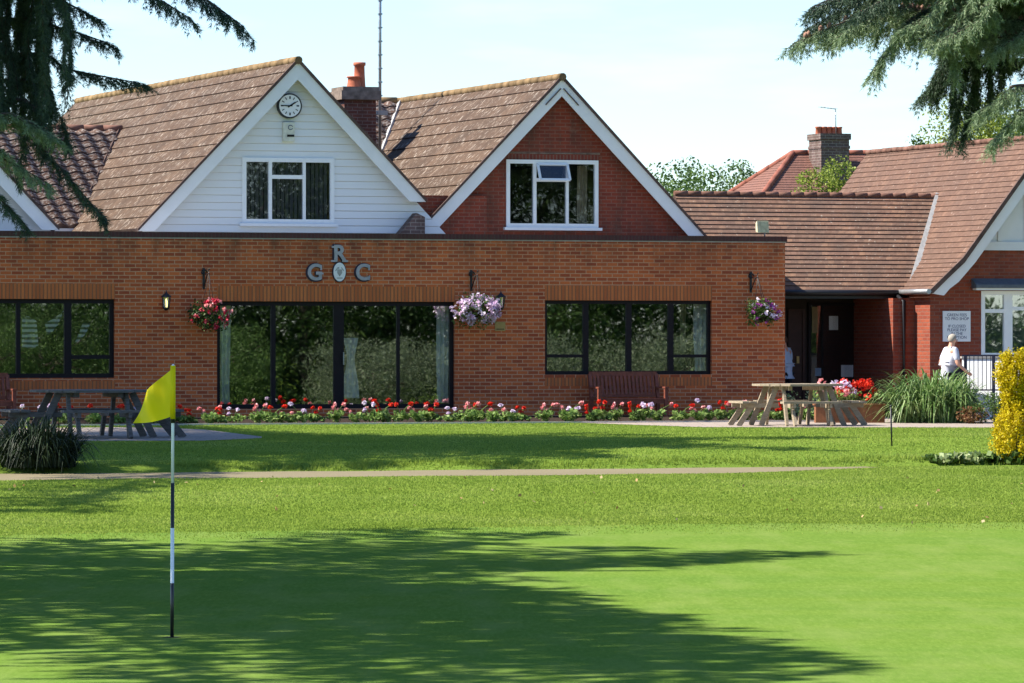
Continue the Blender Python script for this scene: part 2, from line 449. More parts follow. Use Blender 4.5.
M['petal_lilac'] = leafmat('lilac_petal', [(0.48, 0.28, 0.50), (0.66, 0.46, 0.66), (0.80, 0.66, 0.78)], 0.25)
M['petal_purple'] = leafmat('purple_petal', [(0.20, 0.02, 0.16), (0.30, 0.05, 0.30), (0.45, 0.10, 0.42)], 0.25)
M['petal_cerise'] = leafmat('cerise_petal', [(0.42, 0.008, 0.03), (0.62, 0.02, 0.07), (0.7, 0.16, 0.22)], 0.25)
M['dead_leaf'] = leafmat('fallen_leaf', [(0.25, 0.14, 0.05), (0.42, 0.28, 0.12), (0.5, 0.42, 0.25)], 0.1)

def grass_ground(name, c1, c2, c3, scale, bump):
    m = MT(name, 1.0, 0.0)
    o = m.obj()
    big = m.noise(m.mapping(o, scale=(0.35, 1, 1)), 0.35, 5, 0.6)
    sm = m.noise(o, scale, 6, 0.7)
    mid = m.noise(m.mapping(o, scale=(1, 2.2, 1)), 2.2, 5, 0.6)
    c = m.ramp(sm, [(0.25, c1), (0.55, c2), (0.8, c3)])
    c = m.mix(m.ramp(big, [(0.35, 0.0), (0.7, 0.55)]), c, tuple(x * k for x, k in zip(c2, (1.25, 1.05, 1.0))))
    c = m.mix(m.ramp(mid, [(0.45, 0.0), (0.75, 0.4)]), c, c1)
    st = m.noise(m.mapping(o, scale=(.12, 1.1, 1), rot=(0, 0, R(8))), 1.0, 4, .6)
    c = m.mix(m.ramp(st, [(.4, 0.0), (.65, .5)]), c, tuple(x * k for x, k in zip(c2, (.78, .86, .9))))
    spk = m.noise(o, 60, 2)
    c = m.mix(m.ramp(spk, [(.62, 0.0), (.72, .35)]), c, tuple(x * 1.5 for x in c3))
    if scale > 20:
        g1 = m.noise(m.mapping(o, scale=(24, 3.5, 1)), 1.0, 4, .7)
        g2 = m.noise(m.mapping(o, scale=(2.2, .45, 1), rot=(0, 0, R(-12))), 1.0, 5, .65)
        c = m.mix(m.ramp(g1, [(.35, .22), (.5, 0.0)]), c, tuple(x * .68 for x in c1))
        c = m.mix(m.ramp(g1, [(.52, 0.0), (.7, .35)]), c, tuple(x * k for x, k in zip(c3, (1.35, 1.2, 1.3))))
        c = m.mix(m.ramp(g2, [(.45, 0.0), (.7, .5)]), c, tuple(x * k for x, k in zip(c3, (1.25, 1.06, 1.4))))
    m.col(c); m.bump(sm, bump, 0.03)
    return m.m
M['green'] = grass_ground('putting_green_turf', (0.096, 0.172, 0.026), (0.118, 0.200, 0.034), (0.145, 0.226, 0.046), 34, 0.3)
M['lawn'] = grass_ground('lawn_turf', (0.090, 0.152, 0.020), (0.138, 0.212, 0.034), (0.19, 0.255, 0.055), 12, 0.6)
M['grass_blade'] = leafmat('grass_blade', [(0.145, 0.215, 0.028), (0.24, 0.325, 0.052), (0.38, 0.43, 0.12)], 0.4, 0.8, 0.05, 0.42, 0.74)
def gravel(name, a, b, sc):
    m = MT(name, 0.95, 0.1); o = m.obj()
    n1 = m.noise(o, sc, 6, 0.7); n2 = m.noise(o, 0.8, 4)
    m.col(m.mix(m.ramp(n2, [(0.4, 0.0), (0.7, 0.35)]), m.ramp(n1, [(0.3, a), (0.7, b)]), a)); m.bump(n1, 0.5, 0.01)
    return m.m
M['path'] = gravel('pinkish_gravel', (0.16, 0.135, 0.08), (0.25, 0.21, 0.13), 25)
def paving(name):
    m = MT(name, 0.9, 0.15); o = m.obj()
    bt = m.n('TexBrick', {'Vector': o, 'Color1': (0.34, 0.28, 0.235, 1), 'Color2': (0.30, 0.25, 0.21, 1), 'Mortar': (0.2, 0.17, 0.14, 1), 'Scale': 1.0, 'Mortar Size': 0.012,
                          'Brick Width': 0.6, 'Row Height': 0.6}, offset=0.5)
    m.col(m.mix(m.ramp(m.noise(o, 3, 5), [(0.4, 0.0), (0.75, 0.4)]), bt.outputs['Color'], (0.25, 0.205, 0.17)))
    m.bump(bt.outputs['Fac'], -0.3, 0.01)
    return m.m
M['paving'] = paving('concrete_paving')
M['kerb'] = plain('pale_kerb', (0.5, 0.47, 0.42), 0.9, 0.1, 0, 0.15, 5)

# ------------------------------------------------------------------ foliage generators
def rand_dirs(n):
    d = RNG.normal(size=(n, 3)); return d / np.linalg.norm(d, axis=1, keepdims=True)
def leaf_quads(P, size, up_bias=0.3, aspect=0.55):
    """little pointed leaves at points P, random attitude"""
    n = len(P)
    a = rand_dirs(n); b = rand_dirs(n); b[:, 2] *= (1 - up_bias)
    b -= a * (a * b).sum(1, keepdims=True); b /= np.linalg.norm(b, axis=1, keepdims=True) + 1e-9
    s = (size * RNG.uniform(0.6, 1.35, n))[:, None]
    a *= s; b *= s * aspect
    return np.stack([P - a * 0.5, P + b * 0.5, P + a * 0.5, P - b * 0.5], axis=1)
def clump_points(centers, radii, per, squash=0.75):
    out = []
    for c, r in zip(centers, radii):
        n = max(3, int(per * RNG.uniform(0.7, 1.3)))
        d = rand_dirs(n) * (RNG.uniform(0.35, 1.0, n) ** 0.5)[:, None] * r
        d[:, 2] *= squash
        out.append(np.array(c) + d)
    return np.concatenate(out)
def crown_leaves(c, rx, ry, rz, nclump, per, leaf, cr=None):
    ce = []
    while len(ce) < nclump:
        p = RNG.uniform(-1, 1, 3)
        q = np.linalg.norm(p)
        if 0.35 < q < 1.0 + 0.12 * RNG.normal(): ce.append(np.array(c) + p * np.array([rx, ry, rz]))
    cr = cr or 0.3 * (rx + ry + rz) / 3
    rad = cr * RNG.uniform(0.6, 1.3, nclump)
    return leaf_quads(clump_points(ce, rad, per), leaf)
def tree(name, label, x, y, h, rx, rz, leafm, nclump=60, per=110, leaf=0.16, trunk_h=None, group=None, cat='tree', z0=None):
    z0 = float(TH(x, y)) if z0 is None else z0
    t = thing(name, label, cat, (x, y, z0), 'W', group)
    cz = z0 + h - rz
    m = MB()
    lean = RNG.normal(0, 0.2, 2)
    top = Vector((x + lean[0], y + lean[1], cz + rz * 0.3))
    m.tube([(x, y, z0 - 0.1), (x, y, z0 + 0.4), Vector((x, y, z0)).lerp(top, 0.5), top], [0.05*h*.55, 0.04*h*.5, 0.03*h*.5, 0.012*h*.5], 9)
    for k in range(9):
        a = k * 2.4 + RNG.uniform(0, 1); f = RNG.uniform(0.35, 0.8)
        p = Vector((x, y, z0)).lerp(top, f)
        q = Vector((x + math.cos(a) * rx * 0.75, y + math.sin(a) * rx * 0.75, cz + RNG.uniform(-0.3, 0.6) * rz))
        m.tube([p, p.lerp(q, 0.5) + Vector((0, 0, 0.1 * h * 0.3)), q], [0.012*h, 0.008*h, 0.003*h], 6)
    m.build('trunk', M['bark'], t)
    fast('crown', crown_leaves((x, y, cz), rx, rx, rz, nclump, per, leaf), 4, M[leafm], t)
    return t
def strap_clump(name, label, x, y, h, spread, n, mat, width=0.022, cat='plant', seg=6, frame_th=True):
    z0 = float(TH(x, y))
    t = thing(name, label, cat, (x, y, z0), 'W')
    q = []
    for i in range(n):
        a = RNG.uniform(0, 2 * math.pi); rr = spread * 0.30 * math.sqrt(RNG.uniform())
        bx, by = x + rr * math.cos(a) , y + rr * math.sin(a) * 0.7
        a2 = a + RNG.normal(0, 0.7); hh = h * RNG.uniform(0.4, 1.05) * (1 - .35 * (rr / (spread * .3)) ** 2); out = spread * RNG.uniform(0.06, 0.40)
        w = width * RNG.uniform(0.7, 1.3)
        d = np.array([math.cos(a2), math.sin(a2), 0]); sd_ = np.array([-d[1], d[0], 0]) * w / 2
        pr = None; droop = RNG.uniform(0.5, 1.75)
        for k in range(seg + 1):
            s = k / seg
            p = np.array([bx, by, z0]) + d * out * s ** 1.4 + np.array([0, 0, hh * (1.55 * s - droop * 0.95 * s ** 2.4) / max(0.75, 1.55 - droop * 0.75)])
            ww = sd_ * (1 - 0.92 * s ** 1.7)
            if pr is not None: q.append([pr[0] - pr[1], pr[0] + pr[1], p + ww, p - ww])
            pr = (p, ww)
    fast('foliage', np.array(q), 4, mat, t)
    return t

class Cedar:
    """limb wood plus needle sprays of one cedar"""
    def __init__(s, name, label, x, y, h, r0):
        s.z0 = float(TH(x, y)); s.x, s.y, s.h = x, y, h
        s.t = thing(name, label, 'tree', (x, y, s.z0), 'W')
        s.wood = MB(); s.N = []; s.N2 = []; s.cones = MB()
        s.r0 = r0
        s.wood.tube([(x, y, s.z0 - .1), (x, y, s.z0 + .7), (x + .1, y, s.z0 + h * .5), (x, y + .1, s.z0 + h)], [r0 * 1.3, r0, r0 * .65, r0 * .15], 12)
    def needles(s, P, D, ln, wd, per, light):
        """P,D: points and directions along a twig"""
        n = len(P) * per
        P = np.repeat(P, per, 0) + RNG.normal(0, ln * 0.12, (n, 3)); D = np.repeat(D, per, 0)
        d = D + rand_dirs(n) * 0.75; d /= np.linalg.norm(d, axis=1, keepdims=True)
        w = np.cross(d, rand_dirs(n)); w /= np.linalg.norm(w, axis=1, keepdims=True) + 1e-9
        l = (ln * RNG.uniform(0.6, 1.3, n))[:, None]
        tri = np.stack([P - w * wd / 2, P + w * wd / 2, P + d * l], axis=1)
        (s.N2 if light else s.N).append(tri)
    def bough(s, ctrl, width=1.0, step=0.25, tstep=0.14, tl=0.3, droop=0.7, ln=0.09, wd=0.02, per=7, light=False, start=0.15, r=0.06, cones=0, flat=1.0, nside=2):
        c = np.array(ctrl, float)
        # smooth curve through the control points
        tt = np.linspace(0, len(c) - 1, 24)
        i = np.clip(tt.astype(int), 0, len(c) - 2); f = (tt - i)[:, None]
        p0 = c[np.clip(i - 1, 0, len(c) - 1)]; p1 = c[i]; p2 = c[i + 1]; p3 = c[np.clip(i + 2, 0, len(c) - 1)]
        curve = 0.5 * ((2 * p1) + (-p0 + p2) * f + (2 * p0 - 5 * p1 + 4 * p2 - p3) * f ** 2 + (-p0 + 3 * p1 - 3 * p2 + p3) * f ** 3)
        seg = np.linalg.norm(np.diff(curve, axis=0), axis=1); cum = np.concatenate([[0], np.cumsum(seg)]); L_ = cum[-1]
        s.wood.tube(curve.tolist(), [r * (1 - 0.88 * k / 23) for k in range(24)], 6)
        n = max(3, int(L_ * (1 - start) / step))
        for j in range(n * nside):
            f_ = start + (1 - start) * (j + RNG.uniform(0, 1)) / (n * nside)
            l = f_ * L_
            p = np.array([np.interp(l, cum, curve[:, k]) for k in range(3)])
            q = np.array([np.interp(min(l + 0.1, L_), cum, curve[:, k]) for k in range(3)]) - np.array([np.interp(max(0, l - 0.1), cum, curve[:, k]) for k in range(3)])
            q /= np.linalg.norm(q) + 1e-9
            sd_ = np.cross(q, [0, 0, 1]); sd_ /= np.linalg.norm(sd_) + 1e-9
            sg = 1 if j % 2 else -1
            bl = width * (0.25 + 0.75 * (1 - f_) ** 0.8) * RNG.uniform(0.6, 1.15)
            d = q * RNG.uniform(0.35, 0.9) + sd_ * sg * RNG.uniform(0.5, 1.0) * flat + np.array([0, 0, RNG.uniform(-0.35, 0.12)])
            d /= np.linalg.norm(d)
            m = max(2, int(bl / tstep))
            pts = []
            for k in range(m + 1):
                u = k / m
                pts.append(p + d * bl * u + np.array([0, 0, -0.22 * droop * bl * u * u]))
            s.wood.tube(pts[::max(1, m // 3)] if m > 3 else [pts[0], pts[-1]], 0.008, 3, cap=False)
            for k in range(m + 1):
                b0 = pts[k]
                for g in range(2):
                    dd = d * RNG.uniform(0.2, 0.8) + np.cross(d, [0, 0, 1]) * RNG.uniform(-0.8, 0.8) + np.array([0, 0, -droop * RNG.uniform(0.2, 1.2)])
                    dd /= np.linalg.norm(dd)
                    tln = tl * RNG.uniform(0.5, 1.25)
                    u = np.linspace(0, 1, 5)[:, None]
                    P = b0 + dd * tln * u + np.array([0, 0, -0.25 * droop * tln]) * u * u
                    s.needles(P, np.repeat(dd[None], 5, 0), ln, wd, per, light)
            if cones and RNG.uniform() < cones:
                cb_ = MB(); cb_.ball(p + np.array([0, 0, 0.05]), 0.05, 1, 0, (1, 1, 1.4)); cb_.build('cone', M['cone'], s.t)
    def finish(s):
        s.wood.build('trunk', M['bark'], s.t)
        if s.N: fast('needle_sprays', np.concatenate(s.N), 3, M['needle'], s.t)
        if s.N2: fast('needle_sprays', np.concatenate(s.N2), 3, M['needle_sunlit'], s.t)

# ------------------------------------------------------------------ the ground
def sheet(name, xs, ys, mat, dz=0.0, mask=None, kind='structure'):
    X, Y = np.meshgrid(xs, ys); Zz = TH(X, Y) + dz
    V = np.stack([X, Y, Zz], -1)
    q = np.stack([V[:-1, :-1], V[:-1, 1:], V[1:, 1:], V[1:, :-1]], axis=2).reshape(-1, 4, 3)
    if mask is not None:
        q = q[mask(q.mean(1)[:, 0], q.mean(1)[:, 1])]
    o = fast(name, q, 4, mat)
    bm = bmesh.new(); bm.from_mesh(o.data); bmesh.ops.remove_doubles(bm, verts=bm.verts, dist=1e-4); bm.to_mesh(o.data); bm.free()
    for p in o.data.polygons: p.use_smooth = True
    o['kind'] = kind
    return o
def rot_sheet(name, us, vs_, mat, dz, edge=None):
    """sheet laid out in house directions so that its long edges follow the building"""
    q = []
    for a, b in zip(us[:-1], us[1:]):
        for c, d in zip(vs_[:-1], vs_[1:]):
            pts = []
            for (u, v) in ((a, c), (b, c), (b, d), (a, d)):
                if edge: v = edge(u, v)
                w = uv2w(u, v); pts.append((w.x, w.y, float(TH(w.x, w.y)) + dz))
            q.append(pts)
    o = fast(name, np.array(q), 4, mat)
    bm = bmesh.new(); bm.from_mesh(o.data); bmesh.ops.remove_doubles(bm, verts=bm.verts, dist=1e-4); bm.to_mesh(o.data); bm.free()
    o['kind'] = 'structure'
    return o
far = [-4000, -1500, -600, -250]
sheet('ground', far + list(np.arange(-120, -15, 4.0)) + list(np.arange(-16, 16.1, 0.5)) + list(np.arange(20, 121, 4.0)) + [250, 600, 1500, 4000], far + list(np.arange(-60, 26, 6.0)) + list(np.arange(28, 64, 0.8)) + list(np.arange(64, 80.1, 0.15)) + list(np.arange(81, 121, 0.8)) + [140, 180, 300, 600, 1500, 4000], M['lawn'])
def green_edge(x): return 57.4 + 0.36 * x - 0.013 * x ** 2 + 0.10 * np.sin(x * 0.9)
def green_mask(x, y):
    # outline of the mown green: far edge dips at the left, ragged only by its grid
    e = green_edge(x)
    return (y < e) & (x > -26) & (x < 30) & (y > 14)
sheet('putting_green', np.arange(-26, 30.1, 0.25), np.arange(14, 62, 0.25), M['green'], 0.006, green_mask)
us = list(np.arange(-26, -3.2, 0.4))
def wobble(u, v): return v + (min(1, max(0, (u + 7) / 3.4)) * (2.0 if v < -29 else 1.0 if v < -27 else 0)) + 0.10 * math.sin(u * 1.7 + v) + 0.06 * math.sin(u * 4.3 + 2 * v)
rot_sheet('gravel_path', us, [-29.1, -28, -26.4], M['path'], 0.006, wobble)
def ground_poly(name, corners, mat, dz):
    pts = [ground_at(*c) for c in corners]
    m = MB(); m.face([(x, y, z + dz) for x, y, z in pts])
    o = m.build(name, mat); o['kind'] = 'structure'; return o
ground_poly('paving', [(-200, 442), (60, 441.5), (205, 441), (262, 438.5), (262, 437), (205, 430), (150, 427.5), (-200, 430)], M['paving'], 0.008)
ground_poly('paving', [(560, 422.5), (700, 427.5), (1000, 428.0), (1250, 429), (1250, 415), (1000, 415), (820, 414.5), (742, 417.8), (640, 420)], M['paving'], 0.008)
# grass blades as ground cover
def blades(n, h, gen):
    X, Y = gen(n); n = len(X); z = TH(X, Y)
    P = np.stack([X, Y, z], 1)
    a = RNG.uniform(0, 2 * math.pi, n); w = RNG.uniform(0.005, 0.011, n)
    hh = h * RNG.uniform(0.5, 1.4, n)
    sd_ = np.stack([np.cos(a) * w, np.sin(a) * w, np.zeros(n)], 1)
    tip = P + np.stack([RNG.normal(0, 0.45, n) * hh, RNG.normal(0, 0.45, n) * hh, hh], 1)
    return np.stack([P - sd_, P + sd_, tip], 1)
def gen_bank(n):
    Y = RNG.uniform(51, 74, n); X = RNG.uniform(-1, 1, n) * Y * 0.118
    u, v = w2uv(X, Y)
    k = ((v < -29.1 + 0.12 * np.sin(u * 1.7 - 29.1) + np.clip((u + 7) / 3.4, 0, 1) * 2.0) | ((u > -3.6) & (v < -26.35))) & (Y > green_edge(X) - 2.4 * RNG.uniform(size=n) ** 2.6)
    return X[k], Y[k]
def gen_lawn(n):
    Y = RNG.uniform(66, 98, n) ; X = RNG.uniform(-1, 1, n) * Y * 0.115
    u, v = w2uv(X, Y)
    k = (v > -26.35 + 0.10 * np.sin(u * 1.7 - 26.4)) & (v < -1.6)
    # not on the paving
    rows = 341.5 + FOC * (ZC - TH(X, Y)) / Y; px = 512 + FOC * X / Y
    k &= ~((px < 262) & (rows < 441.5 - np.clip((px - 205) / 57, 0, 1) * 3) & (rows > 427.5 + np.clip((px - 150) / 55, 0, 1) * 2.5 + np.clip((px - 205) / 57, 0, 1) * 7)) & ~((px > 560) & (rows < 422.5 + np.clip((px - 560) / 140 * 5, 0, 5.2)))
    return X[k], Y[k]
def gen_edge(n):
    # taller tufts along the lawn's lip above the path
    u = RNG.uniform(-14, 12, n); v = -26.0 + RNG.normal(0, 0.12, n) + 0.1 * np.sin(u * 1.7)
    return u * C_ - v * S_, 100 + u * S_ + v * C_
o = fast('lawn_grass', np.concatenate([blades(460000, 0.018, gen_bank), blades(260000, 0.02, gen_lawn), blades(9000, 0.06, gen_edge)]), 3, M['grass_blade'])
tagp(o, 'short bright green grass covering the bank and the lawn before the clubhouse', 'grass', kind='stuff')
def gen_leaves(n):
    Y = 57.5 + 11.5 * RNG.uniform(size=n); X = RNG.uniform(-1, 1, n) * Y * 0.11
    return np.stack([X, Y, TH(X, Y) + 0.03], 1)
o = fast('fallen_leaves', leaf_quads(gen_leaves(70), 0.05, 0.8, 0.8), 4, M['dead_leaf'])
tagp(o, 'dry fallen leaves scattered over the sunny bank and green', 'leaves', kind='stuff')

# ------------------------------------------------------------------ building helpers
def wall_panel(m, u0, u1, z0, z1, v0, v1, holes=()):
    """front wall v0 (front) to v1 (back) with rectangular openings (u0,u1,z0,z1)"""
    cu = sorted(set([u0, u1] + [h[0] for h in holes] + [h[1] for h in holes]))
    cz = sorted(set([z0, z1] + [h[2] for h in holes] + [h[3] for h in holes]))
    cu = [c for c in cu if u0 <= c <= u1]; cz = [c for c in cz if z0 <= c <= z1]
    def open_(a, b, c, d): return any(h[0] <= a and b <= h[1] and h[2] <= c and d <= h[3] for h in holes)
    for a, b in zip(cu[:-1], cu[1:]):
        for c, d in zip(cz[:-1], cz[1:]):
            if open_(a, b, c, d): continue
            m.face([(a, v0, c), (b, v0, c), (b, v0, d), (a, v0, d)]); m.face([(b, v1, c), (a, v1, c), (a, v1, d), (b, v1, d)])
    for h in holes:
        a, b, c, d = max(h[0], u0), min(h[1], u1), max(h[2], z0), min(h[3], z1)
        m.face([(a, v0, c), (a, v1, c), (a, v1, d), (a, v0, d)]); m.face([(b, v0, c), (b, v0, d), (b, v1, d), (b, v1, c)])
        m.face([(a, v0, d), (a, v1, d), (b, v1, d), (b, v0, d)]); m.face([(a, v0, c), (b, v0, c), (b, v1, c), (a, v1, c)])
    for (p, q) in (((u0, z0), (u0, z1)), ((u1, z0), (u1, z1)), ((u0, z1), (u1, z1)), ((u0, z0), (u1, z0))):
        m.face([(p[0], v0, p[1]), (q[0], v0, q[1]), (q[0], v1, q[1]), (p[0], v1, p[1])])
def gable_panel(m, poly, v0, v1, hole=None):
    """polygon wall in (u,z) with one rectangular window opening"""
    bm = bmesh.new()
    def ring(ps):
        vs2 = [bm.verts.new((p[0], v0, p[1])) for p in ps]
        return [bm.edges.new((vs2[i], vs2[(i + 1) % len(vs2)])) for i in range(len(vs2))]
    ed = ring(poly)
    if hole: ed += ring([(hole[0], hole[2]), (hole[1], hole[2]), (hole[1], hole[3]), (hole[0], hole[3])])
    bmesh.ops.triangle_fill(bm, edges=ed, use_beauty=True, use_dissolve=False)
    for f in bm.faces:
        ps = [v.co.copy() for v in f.verts]
        m.face(ps); m.face([Vector((p.x, v1, p.z)) for p in reversed(ps)])
    bm.free()
    def sides(ps):
        for i in range(len(ps)):
            p, q = ps[i], ps[(i + 1) % len(ps)]
            m.face([(p[0], v0, p[1]), (q[0], v0, q[1]), (q[0], v1, q[1]), (p[0], v1, p[1])])
    sides(poly)
    if hole: sides([(hole[0], hole[2]), (hole[1], hole[2]), (hole[1], hole[3]), (hole[0], hole[3])])
def roof_slope(m, eL, eR, rR, rL, gauge=0.345, step=0.025, thick=0.09, wave=None):
    """tiled slope from eave (eL,eR) to ridge (rL,rR); real stepped courses, optional pantile wave (pitch, height)"""
    eL, eR, rR, rL = map(Vector, (eL, eR, rR, rL))
    nrm = (eR - eL).cross(rL - eL).normalized()
    if nrm.z < 0: nrm = -nrm
    sl = ((rL - eL).length + (rR - eR).length) / 2
    n = max(1, round(sl / gauge))
    wid = max((eR - eL).length, (rR - rL).length)
    nu = max(1, int(wid / wave[0] * 8)) if wave else 1
    def pt(s, t, h):
        a = eL.lerp(rL, s); b = eR.lerp(rR, s); p = a.lerp(b, t)
        if wave:
            ph = (t * (b - a).length / wave[0]) % 1.0
            h += wave[1] * (0.5 + 0.5 * math.cos(2 * math.pi * ph)) ** 0.8
        return p + nrm * h
    def uvp(s, t): return (t * wid, s * sl)
    for i in range(n):
        s0, s1 = i / n, (i + 1) / n
        for k in range(nu):
            t0, t1 = k / nu, (k + 1) / nu
            m.face([pt(s0, t0, step), pt(s0, t1, step), pt(s1, t1, 0), pt(s1, t0, 0)], [uvp(s0, t0), uvp(s0, t1), uvp(s1 - .001, t1), uvp(s1 - .001, t0)], 0, bool(wave))
            m.face([pt(s0, t0, 0 if i else -thick), pt(s0, t1, 0 if i else -thick), pt(s0, t1, step), pt(s0, t0, step)], [uvp(s0, t0), uvp(s0, t1), uvp(s0 + .01, t1), uvp(s0 + .01, t0)], 1)
    # underside and sides
    m.face([eL - nrm * thick, rL - nrm * thick, rR - nrm * thick, eR - nrm * thick], None, 1)
    m.face([eL - nrm * thick, eL + nrm * step * .5, rL + nrm * step * .5, rL - nrm * thick], None, 1)
    m.face([eR - nrm * thick, rR - nrm * thick, rR + nrm * step * .5, eR + nrm * step * .5], None, 1)
def ridge_tiles(m, p, q, r=0.08, ln=0.45, mi=0):
    p, q = Vector(p), Vector(q); n = max(1, round((q - p).length / ln))
    for i in range(n):
        a, b = p.lerp(q, i / n), p.lerp(q, (i + 1) / n - 0.0)
        j = RNG.uniform(-0.008, 0.008)
        m.tube([a + Vector((0, 0, j * .5)), b + Vector((0, 0, j * .5 + 0.004))], [r, r * 0.985], 10, mi)
def window(parent, name, u0, u1, z0, z1, v, cols=(), cw=0.07, trans=(), fw=0.07, depth=0.08, fmat='dark_frame', gmat='glass', sill=None, sillmat=None, label=None):
    """frame as the part; glass, sill as its sub-parts. cols: u centres of mullions; trans: (u_left,u_right,z)"""
    m = MB()
    m.box((u0, v, z0), (u1, v + depth, z0 + fw)); m.box((u0, v, z1 - fw), (u1, v + depth, z1))
    m.box((u0, v + .001, z0 + fw), (u0 + fw, v + depth - .001, z1 - fw)); m.box((u1 - fw, v + .001, z0 + fw), (u1, v + depth - .001, z1 - fw))
    for c in cols:
        c, w = c if isinstance(c, tuple) else (c, cw)
        m.box((c - w / 2, v + .003, z0 + fw), (c + w / 2, v + depth - .003, z1 - fw))
    for a, b, zz in trans: m.box((a, v + .006, zz - fw * .45), (b, v + depth - .006, zz + fw * .45))
    w = m.build(name, M[fmat], parent)
    if label: w['label'] = label
    g = MB(); g.box((u0 + fw * .5, v + depth * .5 - .004, z0 + fw * .5), (u1 - fw * .5, v + depth * .5 + .004, z1 - fw * .5))
    # a single sheet of glass
    g = MB(); vg = v + depth * .5
    g.face([(u0 + fw * .5, vg, z0 + fw * .5), (u1 - fw * .5, vg, z0 + fw * .5), (u1 - fw * .5, vg, z1 - fw * .5), (u0 + fw * .5, vg, z1 - fw * .5)])
    g.build('pane', M[gmat], w)
    if sill:
        s_ = MB(); s_.box((u0 - sill, v - .07, z0 - .06), (u1 + sill, v + depth * .4, z0 - .002)); s_.build('sill', M[sillmat or fmat], w)
    return w
def curtain(parent, u0, u1, z0, z1, v, folds=5, amp=0.035, mat='curtain', gather=None, name='curtain'):
    """hanging folded cloth; gather = (z, factor) pulls it in at a height"""
    m = MB(); n = folds * 8; nzz = 12
    def P(i, j, off):
        t = i / n; s = j / nzz; z = z0 + (z1 - z0) * s
        f = 1.0
        if gather: f = 1 - (1 - gather[1]) * math.exp(-((z - gather[0]) / 0.35) ** 2)
        uc = (u0 + u1) / 2
        return (uc + (t - .5) * (u1 - u0) * f, v + off + amp * math.sin(t * folds * 2 * math.pi + .4 * math.sin(s * 5)), z)
    for i in range(n):
        for j in range(nzz):
            m.face([P(i, j, 0), P(i + 1, j, 0), P(i + 1, j + 1, 0), P(i, j + 1, 0)], None, 0, True)
            m.face([P(i, j + 1, .006), P(i + 1, j + 1, .006), P(i + 1, j, .006), P(i, j, .006)], None, 0, True)
    return m.build(name, M[mat], parent)
def text_mesh(txt, size, depth=0.004, bold=0.0):
    cu = bpy.data.curves.new('lettering', 'FONT'); cu.body = txt; cu.size = size; cu.extrude = depth; cu.offset = bold
    cu.align_x = 'CENTER'; cu.align_y = 'CENTER'
    o = bpy.data.objects.new('lettering', cu); COL.objects.link(o)
    bpy.context.view_layer.update()
    me = bpy.data.meshes.new_from_object(o.evaluated_get(bpy.context.evaluated_depsgraph_get()))
    bpy.data.objects.remove(o)
    return me
def place_text(name, txt, size, u, v, z, mat, parent, depth=0.004, sx=1.0, bold=0.0):
    me = text_mesh(txt, size, depth, bold)
    off = BASE.get(parent.name, Vector((0, 0, 0)))
    for vv in me.vertices:
        x, y, zz = vv.co
        vv.co = Vector((u + x * sx, v - zz, z + y)) - off
    me.materials.clear(); me.materials.append(M[mat])
    return link(bpy.data.objects.new(name, me), parent)
GZ = -0.17     # terrace level
# ------------------------------------------------------------------ the flat roofed brick extension
UR = U(785, 0); UL = -17.0; PT = 3.55
lw = (UL + 1.5, W(115, 0, 0)[0], Z(378, 60, 0), Z(299, 60, 0))
pd = (W(217, 0, 0)[0], W(455, 0, 0)[0], Z(408.5, 330, 0), Z(301.5, 330, 0))
rw = (W(545, 0, 0)[0], W(712, 0, 0)[0], Z(374.5, 630, 0), Z(300.5, 630, 0))
ext = thing('brick_extension', 'long flat roofed orange brick clubhouse front with dark framed windows and patio doors', 'building', ((UL + UR) / 2, 0, GZ))
m = MB()
holes = [lw, pd, rw]
wall_panel(m, UL, UR, GZ - .1, PT - .13, 0, .28, holes)
m.box((UR - .28, .281, GZ - .1), (UR, 3.9, PT - .13)); m.box((UL, .281, GZ - .1), (UL + .28, 3.9, PT - .13))
m.build('wall', M['brick_ext'], ext)
m = MB()
for h, lo in ((lw, True), (pd, False), (rw, True)):
    m.box((h[0] - .0, -.004, h[3] + .002), (h[1] + .0, .02, h[3] + .30))
    if lo: m.box((h[0], -.004, h[2] - .23), (h[1], .02, h[2] - .06))
m.build('soldier_course', M['brick_soldier'], ext)
m = MB()
m.box((UL - .03, -.035, PT - .105), (UR + .035, .32, PT)); m.box((UR - .30, .321, PT - .105), (UR + .035, 3.9, PT))
m.build('parapet_coping', M['coping'], ext)
m = MB(); m.box((UL - .01, -.018, PT - .129), (UR + .018, .3, PT - .106)); m.build('lead_flashing', M['lead'], ext)
m = MB(); m.box((UL + .28, .281, PT - .30), (UR - .28, 3.9, PT - .2)); m.build('flat_roof', M['lead'], ext)
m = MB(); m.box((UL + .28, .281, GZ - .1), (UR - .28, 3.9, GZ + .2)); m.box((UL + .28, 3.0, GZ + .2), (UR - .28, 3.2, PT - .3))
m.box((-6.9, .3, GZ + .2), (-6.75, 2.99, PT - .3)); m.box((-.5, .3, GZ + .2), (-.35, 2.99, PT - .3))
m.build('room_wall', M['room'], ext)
c1, c2, c3 = W(54, 0, 0)[0], W(201 / 3 - 0, 0, 0)[0], 0
uL = lambda px: W(px, 0, .08)[0]
window(ext, 'window', *lw, .08, [(uL(-60), .09), (uL(18.5), .085), (uL(68), .14)], trans=[(uL(70), lw[1] - .06, Z(357, 90, .08))], fw=.085, sill=.02)
pw = window(ext, 'patio_door', *pd, .08, [(uL(273.5), .09), (uL(339), .21), (uL(398.5), .06)], fw=.085)
m = MB(); m.beam((uL(343), .04, .95), (uL(343), .04, 1.2), .02, .02); m.build('handle', M['grey_metal'], pw)
